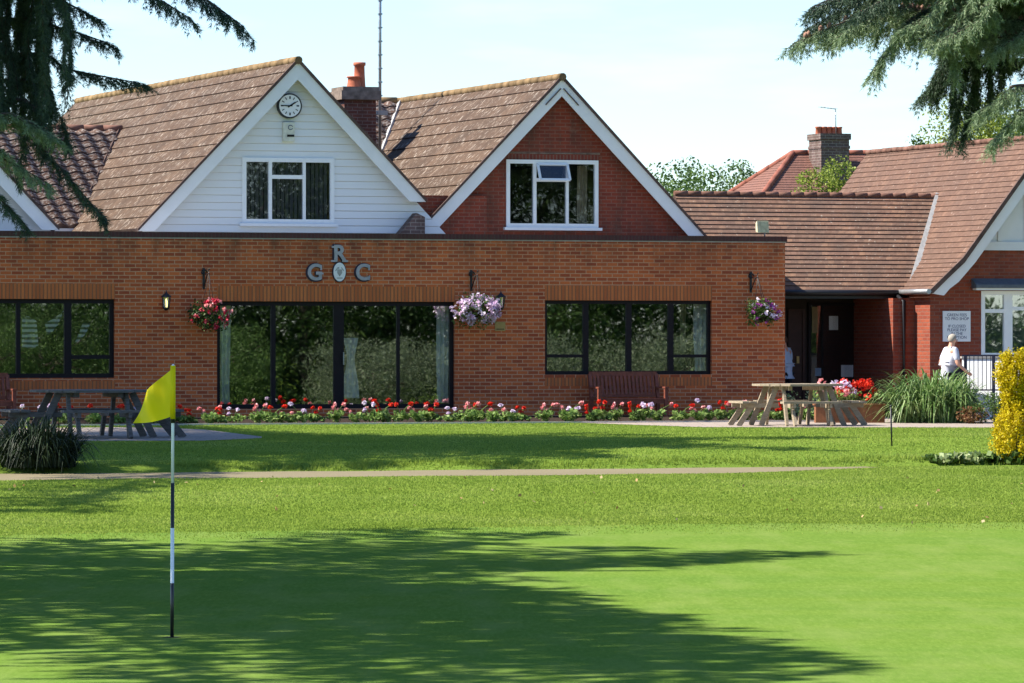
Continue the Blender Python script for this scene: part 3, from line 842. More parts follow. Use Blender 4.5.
window(ext, 'window', *rw, .08, [(uL(586), .115), (uL(629), .115), (uL(671), .115)], trans=[(rw[0] + .06, uL(584), Z(356, 560, .08)), (uL(673), rw[1] - .06, Z(356, 690, .08))], fw=.07, sill=.02)
for w_, pairs in ((pw, [(219, 231, None), (437, 450, None), (343, 357, None)]),):
    for a, b, g in pairs:
        if a == 343: curtain(w_, U(a, .3), U(b + 3, .3), Z(398, 350, .3), Z(338, 350, .3), .35, 3, .03, gather=(1.05, .45))
        else: curtain(w_, U(a, .3), U(b, .3), pd[2] + .1, pd[3] - .05, .35, 3, .04, gather=(.5, .85))
rwo = [c for c in ext.children if c.name.startswith('window')][-1]
curtain(rwo, U(695, .3), U(709, .3), rw[2] + .03, rw[3] - .03, .4, 3, .03, gather=(1.0, .75))
curtain(rwo, U(687, .3), U(693, .3), Z(352, 690, .3), rw[3] - .03, .7, 2, .02, 'curtain_beige')
# striped canvas hung inside the left window
m = MT('striped_canvas', 0.9, 0.1); wv = m.n('TexWave', {'Vector': m.uv(), 'Scale': 3.2, 'Distortion': 1.0, 'Detail': 1.0}, wave_type='BANDS', bands_direction='Y')
m.col(m.ramp(wv.outputs['Fac'], [(0.45, (0.12, 0.12, 0.12)), (0.55, (0.88, 0.88, 0.86))])); M['stripe'] = m.m
def striped_cloth(pts, label, dv):
    o = thing('striped_cloth', label, 'cloth', (U(pts[0][0], dv), dv, Z(360, 40, dv)), 'H', 'striped cloths behind the left window')
    mm = MB()
    P = [Vector((W(a, b, dv)[0], dv, W(a, b, dv)[1])) for a, b in pts]
    n = len(P) // 2
    for i in range(n - 1):
        q = [P[i], P[i + 1], P[len(P) - 2 - i], P[len(P) - 1 - i]]
        for j, f in enumerate(q): q[j] = f + Vector((0, .06 * math.sin((i + (j in (1, 2))) * 1.9), 0))
        mm.face(q, None, 0, True); mm.face([p + Vector((0, .01, 0)) for p in q[::-1]], None, 0, True)
    mm.build('canvas', M['stripe'], o)
striped_cloth([(22, 318), (29, 316), (36, 321), (38, 345), (33, 349), (22, 347)], 'broad curved grey and white striped cloth behind the middle pane of the left window', .22)
striped_cloth([(45, 323), (54, 319), (63, 311), (58, 324), (53, 332), (47, 335)], 'narrow striped cloth slung up to a corner behind the left window', .24)
striped_cloth([(83, 323), (88, 323), (90, 324), (85, 334), (78, 343), (75, 343)], 'small striped cloth sloping down behind the right pane of the left window', .22)

# ------------------------------------------------------------------ the gabled house behind
house = thing('gabled_house', 'chalet house with white and red brick gables rising behind the flat brick front', 'building', (0, 2.4, GZ))
VG1, VG2 = 2.2, 2.6
def gable_roof(apex_px, footL_px, footR_px, vf, vb, mats, over=0.0):
    a = W(*apex_px, vf); l = W(*footL_px, vf); r = W(*footR_px, vf)
    return a, l, r
def build_gable(a, sl, uLf, uRf, vf, vb, tmat, board_w=.245, clip_right=None, ridge_mat='ridge_lichen'):
    """two tiled slopes, ridge, barge boards. a=(u,z) of the ridge"""
    zl = a[1] - sl * (a[0] - uLf); zr = a[1] - sl * (uRf - a[0])
    m = MB()
    roof_slope(m, (uLf, vb, zl), (uLf, vf + .037, zl), (a[0], vf + .037, a[1]), (a[0], vb, a[1]), .345)
    roof_slope(m, (uRf, vf + .037, zr), (uRf, vb, zr), (a[0], vb, a[1]), (a[0], vf + .037, a[1]), .345)
    rf = m.build('roof', [M[tmat], M['verge']], house)
    m = MB(); ridge_tiles(m, (a[0], vf - .06, a[1] + .0), (a[0], vb, a[1])); m.build('ridge_tiles', M[ridge_mat], rf)
    # barge boards, two mitred planks below the tile edge
    k = math.hypot(1, sl); d = .04; bw = board_w * k
    m = MB()
    m.prism([(uLf - .02, zl - d), (a[0], a[1] - d + .0), (a[0], a[1] - d - bw), (uLf + bw / sl - .02, zl - d)], vf, vf + .035)
    m.prism([(a[0], a[1] - d), (uRf + .02, zr - d), (uRf - bw / sl + .02, zr - d), (a[0], a[1] - d - bw)], vf, vf + .0352)
    m.build('barge_board', M['white_paint'], house)
    m = MB()
    m.prism([(uLf - .02, zl - d + .002), (uLf - .03, zl + .01), (a[0], a[1] + .045), (a[0], a[1] - d + .002)], vf - .035, vf + .01)
    m.prism([(a[0], a[1] - d + .002), (a[0], a[1] + .045), (uRf + .03, zr + .01), (uRf + .02, zr - d + .002)], vf - .0352, vf + .01)
    m.build('verge', M['verge'], house)
    return zl, zr
a1 = W(298, 60, VG1); l1 = W(139, 229, VG1); r1 = W(425, 212, VG1)
s1 = (a1[1] - l1[1]) / (a1[0] - l1[0])
a2 = W(562, 77, VG2); l2 = W(418, 232, VG2); r2 = W(705, 236, VG2)
s2 = (a2[1] - r2[1]) / (r2[0] - a2[0])
ZE = l1[1]
u1R = 2 * a1[0] - l1[0]
build_gable(a1, s1, l1[0], r1[0], VG1, 20.5, 'roof_big')
build_gable(a2, s2, 2 * a2[0] - r2[0], r2[0], VG2, 13.5, 'roof_big')
# far left gable, only its right foot is in view
f0 = W(0, 180, VG1); f1 = W(58, 228, VG1); s0 = s1
a0 = (f1[0] - 3.2, f1[1] + 3.2 * s0)
build_gable(a0, s0, a0[0] - 3.3, f1[0], VG1, 12.0, 'roof_big')
# gable walls
wv1 = VG1 + .25
h1 = (W(242, 0, wv1)[0], W(334, 0, wv1)[0], Z(223.5, 288, wv1), Z(158, 288, wv1))
d = .14
m = MB(); zb = 3.0
def gpoly(a, sl, zb, inset=.0):
    return [(a[0] - (a[1] - d - zb) / sl, zb), (a[0] + (a[1] - d - zb) / sl, zb), (a[0], a[1] - d)]
gable_panel(m, gpoly(a1, s1, zb), wv1, wv1 + .2, h1)
mm = MT('white_shiplap', 0.45, 0.4)
sep = mm.n('SeparateXYZ', {0: mm.uv()})
fr = mm.math('FRACT', mm.math('DIVIDE', sep.outputs['Y'], .15))
grv = mm.ramp(fr, [(0.0, 0.0), (0.10, 1.0)])
mm.col(mm.mix(mm.ramp(mm.noise(mm.uv(), .9, 5), [(.45, 0.0), (.8, .22)]), (0.77, 0.78, 0.78), (0.62, 0.63, 0.58)))
mm.bump(mm.math('SUBTRACT', grv, mm.math('MULTIPLY', fr, .5)), 1.0, .02); M['shiplap'] = mm.m
w1 = m.build('gable_wall', M['shiplap'], house); w1['label'] = 'white boarded gable wall'
wv2 = VG2 + .22
h2 = (W(506, 0, wv2)[0], W(598, 0, wv2)[0], Z(227.5, 552, wv2), Z(160, 552, wv2))
m = MB(); gable_panel(m, gpoly(a2, s2, zb), wv2, wv2 + .2, h2)
w2 = m.build('gable_wall', M['brick_gable'], house); w2['label'] = 'dark red brick gable wall'
m = MB(); m.box((h2[0] - .02, wv2 - .003, h2[3] + .002), (h2[1] + .02, wv2 + .05, h2[3] + .11)); m.build('soldier_course', brick('gable_soldier_brick', (0.26, .06, .035), (.18, .04, .03), (.24, .12, .09), True), house)
m = MB(); m.box((h2[0] - .0, wv2 - .012, h2[3] + .125), (h2[1] + .04, wv2 + .03, h2[3] + .15)); m.build('lead_flashing', M['stone'], house)
m = MB(); gable_panel(m, gpoly(a0, s0, zb), wv1, wv1 + .2); m.build('gable_wall', M['white_board'], house)
m = MB(); vv_ = VG1 - .12
m.prism([W(398, 236, vv_), W(425, 236, vv_), W(425, 217, vv_), W(417, 213, vv_)], vv_, vv_ + .3); m.build('valley_wall', M['brick_grey'], house)
# apex trim on the brick gable
m = MB()
for sg in (-1, 1):
    p = Vector((a2[0] + sg * .03, VG2 - .01, a2[1] - .24)); q = p + Vector((sg * .33, 0, -.33 * s2))
    m.beam(p, q, .02, .035, (0, 1, 0))
m.build('apex_trim', M['verge'], house)
# upstairs windows
x = lambda px, v: W(px, 0, v)[0]
win1 = window(house, 'window', *h1, wv1 - .03, [(x(270, wv1), .07), (x(304, wv1), .06)], trans=[(x(271, wv1), x(303, wv1), Z(177, 288, wv1))], fw=.085, depth=.09, fmat='upvc', gmat='glass_up', sill=.06)
m = MB(); k = int((h1[1] - h1[0] - .1) / .09)
for i in range(k):
    uc = h1[0] + .09 + i * .09
    m.hexa([(uc - .032, wv1 + .18, h1[2] + .05), (uc + .03, wv1 + .145, h1[2] + .05), (uc + .032, wv1 + .149, h1[2] + .05), (uc - .03, wv1 + .184, h1[2] + .05),
            (uc - .032, wv1 + .18, h1[3] - .05), (uc + .03, wv1 + .145, h1[3] - .05), (uc + .032, wv1 + .149, h1[3] - .05), (uc - .03, wv1 + .184, h1[3] - .05)])
m.build('blind', M['blind'], win1)
win2 = window(house, 'window', *h2, wv2 - .03, [(x(534.5, wv2), .07), (x(567, wv2), .06)], trans=[(x(535, wv2), x(566, wv2), Z(180, 550, wv2))], fw=.08, depth=.09, fmat='upvc', gmat='glass_up', sill=.06)
# the little top light stands open, hinged at its head
ua, ub, zt, zb_ = x(537, wv2), x(566.5, wv2), Z(164.5, 550, wv2), Z(180, 550, wv2)
m = MB(); hg = Vector((0, wv2 - .05, zt)); dn = Vector((0, -.17, zb_ - zt)); dn_ = dn.normalized()
for (p, q, ww) in (((ua, 0), (ub, 0), .05), ((ua, 1), (ub, 1), .05)):
    A = Vector((p[0], hg.y + dn.y * p[1], hg.z + dn.z * p[1])); B = Vector((q[0], A.y, A.z)); m.beam(A, B, .05, .03, dn_.cross(Vector((1, 0, 0))))
for uu in (ua, ub): m.beam((uu, hg.y, hg.z), (uu, hg.y + dn.y, hg.z + dn.z), .05, .03, (0, -1, .3))
tl_ = m.build('open_top_light', M['upvc'], win2)
g = MB(); g.face([(ua, hg.y, hg.z), (ub, hg.y, hg.z), (ub, hg.y + dn.y, hg.z + dn.z), (ua, hg.y + dn.y, hg.z + dn.z)])
g.build('pane', M['glass_up'], win2)
curtain(win2, x(582, wv2), x(592, wv2), h2[2] + .1, h2[3] - .1, wv2 + .3, 3, .03, 'curtain_beige')
for hh, vv in ((h1, wv1), (h2, wv2)):
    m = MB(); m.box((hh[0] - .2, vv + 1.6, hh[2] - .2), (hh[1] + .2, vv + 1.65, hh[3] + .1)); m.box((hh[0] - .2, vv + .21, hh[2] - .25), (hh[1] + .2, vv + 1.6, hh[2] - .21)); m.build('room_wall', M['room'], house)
# pantiled cross wings between the gables, valleys form where the roofs meet
# valley linings
def on_slope(px, py, a, sl):
    k = (px - 512) / FOC; q = (py - 341.5) / FOC; z0_, u0_ = a[1], a[0]
    t = (ZC - z0_ + sl * u0_ + sl * 100 * S_) / (q + sl * (k * C_ + S_)); xx = k * t
    u, v = w2uv(xx, t); return Vector((u, v, ZC - q * t))
pv0 = 9.2
m = MB()
for (p, q, aa, ss, ua_, ub_, lab, rr, mat_) in (((122, 129), (77, 226), a1, s1, -14, -3.6, 'lower left pantiled slope', .085, 'ridge'), ((402, 101), (383, 152), a2, s2, -3.15, 3.2, 'pantiled slope between the gables', .08, 'ridge_lichen')):
    P, Q = on_slope(*p, aa, ss), on_slope(*q, aa, ss); k = (P.z - Q.z) / (P.y - Q.y); ze = 3.85; ve = Q.y - (Q.z - ze) / k
    m = MB(); roof_slope(m, (ua_, ve, ze - .03), (ub_, ve, ze - .03), (ub_, P.y, P.z - .03), (ua_, P.y, P.z - .03), .35, .03, .1, (.32, .05))
    rf = m.build('roof', [M['roof_pan'], M['verge']], house); rf['label'] = lab
    m = MB(); ridge_tiles(m, (ua_, P.y, P.z + .0), (P.x if ua_ < -5 else 2.3, P.y, P.z + .0), rr); m.build('ridge_tiles', M[mat_], rf)
    if ua_ < -5:
        m = MB(); m.box((ua_, ve + .3, 2), (ub_, ve + .4, ze - .15)); m.box((ua_, ve - .06, ze - .2), (l1[0] + .1, ve - .02, ze - .06)); m.build('fascia', M['white_paint'], house)
for (p, q, aa, ss) in (((122, 128), (76, 225), a1, s1), ((402, 100), (383, 152), a2, s2)):
    P, Q = on_slope(*p, aa, ss), on_slope(*q, aa, ss); up = Vector((-ss, 0, 1)).normalized()
    m = MB(); m.beam(P + up * .04, Q + up * .04, .09 if p[0] > 200 else .05, .05, up)
    m.build('valley_lining', M['lead'], house) if p[0] > 200 else m.build('valley_lining', M['verge'], house)
# eaves of the white gabled wing, seen end on at the left
m = MB(); m.box((l1[0] - .05, VG1 + .1, l1[1] - .25), (l1[0] - .01, 9.3, l1[1] - .08)); m.build('fascia', M['white_paint'], house)
m = MB(); m.box((l1[0] + .25, VG1 + .5, 2.6), (l1[0] + .35, 20, l1[1] - .2)); m.build('wall', M['brick_gable'], house)
m = MB(); m.box((a1[0] + 1.0, 2.7, 3.2), (a2[0] - 1.6, 2.9, 4.4)); m.build('wall', M['brick_gable'], house)
m = MB(); m.box((a0[0] - 3, 2.5, 3.0), (UR - .4, 2.6, 3.1)); m.build('wall', M['brick_gable'], house)
# chimney with two pots
VC = 9.8
cl, cr = W(343, 0, VC)[0], W(375.5, 0, VC)[0]; zc = lambda r: Z(r, 358, VC)
ch = MB(); ch.box((cl, VC - .1, 4.0), (cr - .02, VC + .65, zc(100)))
cho = ch.build('chimney', M['brick_chim'], house)
m = MB(); m.box((cl - .09, VC - .2, zc(100) + .002), (cr + .07, VC + .75, zc(91))); m.box((cl - .05, VC - .16, zc(91) + .001), (cr + .03, VC + .71, zc(87)))
m.build('cap', M['stone'], cho)
for px, top, rr in ((354, 76, .15), (361.5, 61.5, .125)):
    m = MB(); c0 = W(px, 0, VC + .2)[0]; zt = zc(top) - zc(87)
    m.lathe((c0, VC + .2 + (.15 if px > 358 else 0), zc(87)), [(rr * 1.08, 0), (rr * .95, zt * .5), (rr * .9, zt * .86), (rr * 1.1, zt * .88), (rr * 1.1, zt), (rr * .85, zt), (rr * .8, zt * .5)], 14)
    m.build('chimney_pot', M['terracotta'], cho)
# letters, crest, clock, alarm
sg = thing('club_lettering', 'grey metal letters R, G and C round a white oval crest above the patio doors', 'sign', (U(339, 0), 0, Z(283, 339, 0)))
for ch_, px, row in (('R', 339, 254), ('G', 314.5, 273), ('C', 362.5, 273)):
    u_, z_ = W(px, row, 0)
    o = place_text('letter', ch_, .47, u_ - .012, -.014, z_ - .008, 'letter_edge', sg, .012, 1.0, .022)
    o2 = place_text('letter', ch_, .44, u_, -.034, z_, 'letter', sg, .012, .98, .012)
    for du, dz, wu, hz_ in {'R': ((-.115, -.14, .12, .035), (.115, -.14, .12, .035), (-.13, .14, .06, .035)), 'G': ((.125, .105, .035, .10), (.115, -.01, .11, .03)), 'C': ((.125, .105, .035, .10), (.125, -.11, .03, .06))}[ch_]:
        m = MB(); m.box((u_ + du - wu / 2, -.0475, z_ + dz - hz_ / 2), (u_ + du + wu / 2, -.0225, z_ + dz + hz_ / 2)); m.build('serif', M['letter'], o2)
u_, z_ = W(339, 272, 0)
m = MB()
for rr, dv, mi in (((.145, .205), .03, 1), ((.125, .185), .045, 0)):
    pts = [(u_ + rr[0] * math.cos(t * math.pi / 16), z_ + rr[1] * math.sin(t * math.pi / 16)) for t in range(32)]
    m.prism(pts, -dv, -.002, mi)
co = m.build('crest', [M['sign'], M['letter_edge']], sg)
m = MB()
sh = [(-.05, .05), (.05, .05), (.05, -.02), (.0, -.09), (-.05, -.02)]
m.prism([(u_ + a, z_ + b) for a, b in sh], -.05, -.046); m.prism([(u_ - .02 + a * .2, z_ + .08 + b * .3) for a, b in sh], -.05, -.0465)
for a in (-1, 1): m.beam((u_ + a * .035, -.048, z_ + .09), (u_ + a * .085, -.048, z_ + .02), .016, .006, (0, 1, 0))
m.beam((u_ - .06, -.048, z_ - .12), (u_ + .06, -.048, z_ - .12), .006, .018)
m.build('crest_emblem', M['lead'], co)
cu_, cz_ = W(288.5, 106, wv1)
ck = thing('wall_clock', 'round white wall clock with black case high on the white gable', 'clock', (cu_, wv1, cz_ - .26))
def disc(m, r, v0, v1, uc=cu_, zc_=cz_, mi=0, n=40): m.prism([(uc + r * math.cos(t * 2 * math.pi / n), zc_ + r * math.sin(t * 2 * math.pi / n)) for t in range(n)], v0, v1, mi)
m = MB(); disc(m, .255, wv1 - .10, wv1 - .002); m.build('case', M['black_metal'], ck)
m = MB(); disc(m, .225, wv1 - .106, wv1 - .101); m.build('dial', M['sign'], ck)
for k in range(12):
    m = MB(); a = k * math.pi / 6; p = Vector((cu_ + .165 * math.sin(a), wv1 - .109, cz_ + .165 * math.cos(a))); dd = Vector((math.sin(a), 0, math.cos(a)))
    m.beam(p - dd * .027, p + dd * .027, .016 if k % 3 else .028, .004, (0, 1, 0)); m.build('numeral', M['ink'], ck)
for ang, ln, w_ in ((270 + 1, .19, .02), (58, .135, .028)):
    m = MB(); dd = Vector((math.sin(R(ang)), 0, math.cos(R(ang)))); p = Vector((cu_, wv1 - .116, cz_)); m.beam(p - dd * .05, p + dd * ln, w_, .006, (0, 1, 0)); m.build('hand', M['ink'], ck)
u_, z_ = W(288, 132, wv1)
al = thing('alarm_box', 'small cream alarm box under the clock on the white gable', 'alarm', (u_, wv1, z_ - .2))
m = MB(); m.box((u_ - .125, wv1 - .07, z_ - .20), (u_ + .125, wv1 - .002, z_ + .2)); m.build('cover', M['cream'], al, bevel=.012)
m = MB(); m.box((u_ - .04, wv1 - .075, z_ - .1), (u_ + .11, wv1 - .071, z_ - .055)); m.build('light_strip', M['ink'], al)
m = MB(); n = 20
m.tube([(u_ + .03 + .045 * math.cos(t * 2 * math.pi / n), wv1 - .075, z_ + .09 + .045 * math.sin(t * 2 * math.pi / n)) for t in range(1, n)], .007, 5); m.build('emblem', M['blue_ink'], al)
# mast behind the chimney
u_, z_ = W(380, 110, 10.6)
ms = thing('aerial_mast', 'tall thin metal aerial mast beside the brick chimney', 'mast', (u_, 10.6, z_ - 1.5))
m = MB(); m.tube([(u_, 10.6, z_ - 1.5), (u_, 10.6, z_ + 5)], .035, 8)
for k in range(14): m.box((u_ - .045, 10.555, z_ + .3 + k * .3), (u_ + .045, 10.645, z_ + .33 + k * .3))
m.build('pole', M['grey_metal'], ms)
m = MB(); m.box((u_ - .12, 10.4, z_ - .12), (u_ + .12, 10.5, z_ - .02)); m.tube([(u_ - .35, 10.45, z_ - .1), (u_ + .1, 10.45, z_ - .1)], .02, 6); m.build('bracket', M['grey_metal'], ms)
# floodlight on the parapet
u_ = U(761, .15)
fl = thing('floodlight', 'small stained floodlight standing on the brick parapet corner', 'light', (u_, .15, PT))
m = MB(); m.tube([(u_ + .08, .15, PT), (u_ + .08, .15, PT + .08)], .015, 6); m.build('stem', M['grey_metal'], fl)
m = MB(); m.hexa([(u_ - .13, .02, PT + .07), (u_ + .13, .02, PT + .07), (u_ + .1, .2, PT + .1), (u_ - .1, .2, PT + .1), (u_ - .13, .06, PT + .32), (u_ + .13, .06, PT + .32), (u_ + .1, .2, PT + .28), (u_ - .1, .2, PT + .28)])
m.build('housing', M['moss_lamp'], fl, bevel=.01)

# ------------------------------------------------------------------ tiled link with the dark porch
lk = thing('tiled_link', 'low link building with weathered tiled roof over a dark recessed porch', 'building', (8, 2.5, GZ))
eL, eR = Vector((4.9, 1.5, 2.47)), Vector((9.32, 1.5, 2.47)); rL, rR = Vector((4.9, 3.75, 4.5)), Vector((10.95, 3.75, 4.5))
m = MB(); roof_slope(m, eL, eR, rR, rL, .145, .02, .08)
roof_slope(m, (10.95, 6.0, 2.47), (4.9, 6.0, 2.47), rL, rR, .145, .02, .08)
rf = m.build('roof', [M['roof_plain'], M['verge']], lk)
m = MB(); ridge_tiles(m, rL + Vector((0, 0, .02)), rR + Vector((.1, 0, .02)), .06, .3); m.build('ridge_tiles', M['ridge'], rf)
m = MB(); m.beam(eR + Vector((.02, 0, .06)), rR + Vector((.02, 0, .06)), .16, .05, (0, -.7, .7)); m.build('valley_lining', M['lead'], lk)
m = MB(); m.tube([(UR + .01, 1.43, 2.42), (9.3, 1.43, 2.42)], .06, 8); m.box((UR + .01, 1.49, 2.3), (9.3, 1.53, 2.44)); m.build('gutter', M['black_metal'], lk)
PV = 3.2
m = MB()
m.box((UR - .1, PV, GZ), (9.6, PV + .2, 2.6)); m.box((UR - .1, 1.55, 2.32), (9.6, PV, 2.4))
m.build('porch_wall', M['dark_porch'], lk)
pier = MB(); pl, pr_ = W(893, 0, 1.1)[0], W(921, 0, 1.1)[0]; pier.box((pl, 1.1, GZ - .05), (pr_ + .25, PV - .002, 2.31)); pier.build('brick_pier', M['brick_shop'], lk)
m = MB(); u_ = W(905, 0, 1.0)[0]; m.tube([(u_, 1.4, 2.36), (u_, 1.05, 2.25), (u_, 1.05, GZ)], .04, 8); m.build('downpipe', M['black_metal'], lk)
pb = lambda px, r: W(px, r, PV - .03)
dl, dr = pb(788, 0)[0], pb(805, 0)[0]
m = MB(); m.box((dl, PV - .05, GZ), (dl + .05, PV - .002, 2.1)); m.box((dr - .06, PV - .05, GZ), (dr, PV - .002, 2.1)); m.box((dl + .05, PV - .049, 2.03), (dr - .06, PV - .003, 2.1)); m.box((dl + .05, PV - .02, GZ), (dr - .06, PV - .003, 2.03))
dro = m.build('door', plain('dark_red_door', (.05, .02, .016), .5, .3), lk)
m = MB(); m.box((dr - .20, PV - .06, .95), (dr - .14, PV - .021, 1.1)); m.build('handle', M['brass'], dro)
a, b = pb(808, 303), pb(857, 396)
nb = window(lk, 'notice_window', a[0], b[0], b[1], a[1], PV - .06, [(pb(822, 0)[0], .04)], fw=.06, depth=.05, gmat='glass_up')
for (q0, r0, q1, r1) in ((829, 316, 838, 330), (841, 365, 853, 377)):
    p, q = pb(q0, r0), pb(q1, r1); m = MB(); m.box((p[0], PV - .035, q[1]), (q[0], PV - .031, p[1])); m.build('notice', M['sign'], nb)
m = MB(); p, q = pb(812, 307), pb(818, 333); m.box((p[0], PV - .035, q[1]), (q[0], PV - .031, p[1])); m.build('poster', plain('tan_poster', (.4, .3, .15)), nb)
m = MB(); p, q = pb(815, 368), pb(823, 376); m.box((p[0], PV - .035, q[1]), (q[0], PV - .031, p[1])); m.build('poster', plain('blue_poster', (.3, .45, .6)), nb)
# ------------------------------------------------------------------ right hand shop building
sh_ = thing('shop_building', 'brick building at right with large red tiled roof and white barge board', 'building', (11.8, 1.5, GZ))
AP = (11.8, 5.66); SV = 0.0
def half(sg, m):
    kz = [(AP[0], AP[1]), (AP[0] + sg * (AP[0] - 9.85), 3.13), (AP[0] + sg * (AP[0] - 9.12), 2.46)]
    for (p, q) in ((kz[0], kz[1]), (kz[1], kz[2])):
        A, B = (q[0], 9.6, q[1]), (q[0], SV, q[1])
        if sg < 0: roof_slope(m, A, B, (p[0], SV, p[1]), (p[0], 9.6, p[1]), .145, .016, .08)
        else: roof_slope(m, B, A, (p[0], 9.6, p[1]), (p[0], SV, p[1]), .145, .016, .08)
m = MB(); half(-1, m); half(1, m); rf = m.build('roof', [M['roof_red'], M['verge']], sh_)
m = MB(); ridge_tiles(m, (AP[0], SV, AP[1] + .02), (AP[0], 9.6, AP[1] + .02), .06, .3); m.build('ridge_tiles', M['ridge'], rf)
mb_, mv_ = MB(), MB()
for sgn in (1, -1):
    f = (lambda u: u) if sgn == 1 else (lambda u: 2 * AP[0] - u)
    dn = [(AP[0], 5.56), (9.87, 3.04), (9.14, 2.40)]; out = [(AP[0], 5.67), (9.84, 3.15), (9.1, 2.48)]
    inn = [(9.42, 2.36), (9.55, 2.50), (9.75, 2.64), (10.13, 3.05), (AP[0], 5.2)]
    mv_.prism([(f(u), z) for u, z in out + dn[::-1]], SV - .04 - .001 * sgn, SV + .02)
    mb_.prism([(f(u), z) for u, z in dn + inn], SV + .001 * sgn, SV + .045)
mb_.build('barge_board', M['white_paint'], sh_); mv_.build('verge', M['verge'], sh_)
SW = .30; swl = W(930, 0, SW)[0]
sw = (W(981, 0, SW)[0], W(981, 0, SW)[0] + 2.4, Z(357, 1000, SW), Z(291, 1000, SW))
m = MB(); wall_panel(m, 9.75, 2 * AP[0] - 9.75, GZ - .1, 2.95, SW, SW + .25, [sw])
for f in ((lambda u: u), (lambda u: 2 * AP[0] - u)): m.prism([(f(swl), GZ - .1), (f(9.75), GZ - .1), (f(9.75), 2.95), (f(swl), 2.42)], SW, SW + .25)
m.prism([(9.75, 2.95), (2 * AP[0] - 9.75, 2.95), (2 * AP[0] - 10.05, 3.30), (10.05, 3.30)], SW, SW + .25)
m.box((swl, SW + .251, GZ - .1), (swl + .25, 9, 2.4))
m.build('wall', M['brick_shop'], sh_)
m = MB(); m.prism([(10.28, 3.31), (2 * AP[0] - 10.28, 3.31), (AP[0], 5.35)], SW - .03, SW + .2)
m.box((10.2, SW - .07, 3.302), (2 * AP[0] - 10.2, SW - .031, 3.48))
for uu in (10.75, 11.35, 11.95, 12.55): m.box((uu, SW - .055, 3.49), (uu + .1, SW - .031, 3.49 + max(0.1, (min(uu, 2 * AP[0] - uu) - 10.3) * 1.25)))
m.build('gable_panel', M['white_board'], sh_)
wn = window(sh_, 'window', *sw, SW - .02, [(x(1008, SW), .19)], trans=[(sw[0] + .06, x(1005, SW), Z(311, 990, SW)), (x(1011, SW), sw[1] - .06, Z(308.5, 1015, SW))], fw=.085, depth=.09, fmat='upvc', gmat='glass', sill=.05)
m = MB(); m.hexa([(sw[0] - .22, SW - .25, sw[3] + .06), (sw[1] + .2, SW - .25, sw[3] + .06), (sw[1] + .2, SW, sw[3] + .05), (sw[0] - .22, SW, sw[3] + .05), (sw[0] - .22, SW - .25, sw[3] + .13), (sw[1] + .2, SW - .25, sw[3] + .13), (sw[1] + .2, SW, sw[3] + .26), (sw[0] - .22, SW, sw[3] + .26)])
m.build('window_canopy', plain('slate_blue_lead', (.10, .12, .14), .6, .3), sh_)
m = MB(); m.box((sw[0] - .2, SW - .22, sw[3] + .015), (sw[1] + .18, SW - .03, sw[3] + .058)); m.build('canopy_fascia', M['white_paint'], sh_)
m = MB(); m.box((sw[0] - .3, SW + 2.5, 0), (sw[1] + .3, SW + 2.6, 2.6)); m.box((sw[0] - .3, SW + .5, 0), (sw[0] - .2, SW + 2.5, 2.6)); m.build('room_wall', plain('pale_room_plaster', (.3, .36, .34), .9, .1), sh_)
m = MB(); m.tube([(9.06, SV - .05, 2.44), (9.06, 1.7, 2.44)], .055, 8); m.build('gutter', M['grey_metal'], sh_)
m = MB(); m.box((AP[0] - 2.4, 9.3, GZ), (AP[0] + 2.4, 9.5, 2.5)); m.prism([(AP[0] - 2.4, 2.5), (AP[0] + 2.4, 2.5), (AP[0], 5.5)], 9.3, 9.5); m.build('wall', M['brick_shop'], sh_)
# sign board
p, q = W(943, 311, SW - .03), W(970.5, 341.5, SW - .03)
sb = thing('notice_sign', 'white notice board lettered GREEN FEES TO PRO SHOP on the red brick wall', 'sign', ((p[0] + q[0]) / 2, SW - .03, q[1]))
m = MB(); m.box((p[0], SW - .035, q[1]), (q[0], SW - .003, p[1])); m.build('board', M['sign'], sb)
for i, tx in enumerate(['GREEN FEES', 'TO PRO SHOP', '', 'IF CLOSED', 'PLEASE PAY', 'IN THE', 'RECEPTION']):
    if tx: place_text('lettering', tx, .084, (p[0] + q[0]) / 2, SW - .037, p[1] - .085 - i * .077, 'blue_ink', sb, .001)

# ------------------------------------------------------------------ neighbour's house far behind
def P3(px, py, v):
    u, z = W(px, py, v); return Vector((u, v, z))
bh = thing('hipped_house', 'red hipped roof house with a sooty brick chimney far behind the link roof', 'building', (17.5, 33, GZ))
rA, rB = P3(793, 153, 33), P3(872, 151, 33) + Vector((3, 0, 0))
run = 3.6; zE = rA.z - 2.9
eA, eB, eC, eD = Vector((rA.x - run, 33 - run, zE)), Vector((rB.x + run, 33 - run, zE)), Vector((rB.x + run, 33 + run, zE)), Vector((rA.x - run, 33 + run, zE))
m = MB()
roof_slope(m, eA, eB, rB, rA, .145, .012, .08); roof_slope(m, eD, eA, rA, rA + Vector((0, .001, 0)), .145, .012, .08)
roof_slope(m, eC, eD, rA, rB, .145, .012, .08); roof_slope(m, eB, eC, rB + Vector((0, .001, 0)), rB, .145, .012, .08)
rf = m.build('roof', [M['roof_bg'], M['verge']], bh)
m = MB(); ridge_tiles(m, rA, rB, .085, .4); ridge_tiles(m, eA, rA, .085, .4); ridge_tiles(m, eD, rA, .085, .4); m.build('ridge_tiles', M['ridge_red'], rf)
m = MB(); m.box((eA.x + .4, eA.y + .4, GZ - .1), (eB.x - .4, eC.y - .4, zE + .05)); m.build('wall', M['brick_shop'], bh)
VB = 32.2; b0, b1 = W(817, 0, VB)[0], W(850, 0, VB)[0]; zq = lambda r: Z(r, 833, VB)
m = MB(); m.box((b0, VB - .3, zE), (b1 - .15, VB + .58, zq(136))); cb = m.build('chimney', M['brick_grey'], bh)
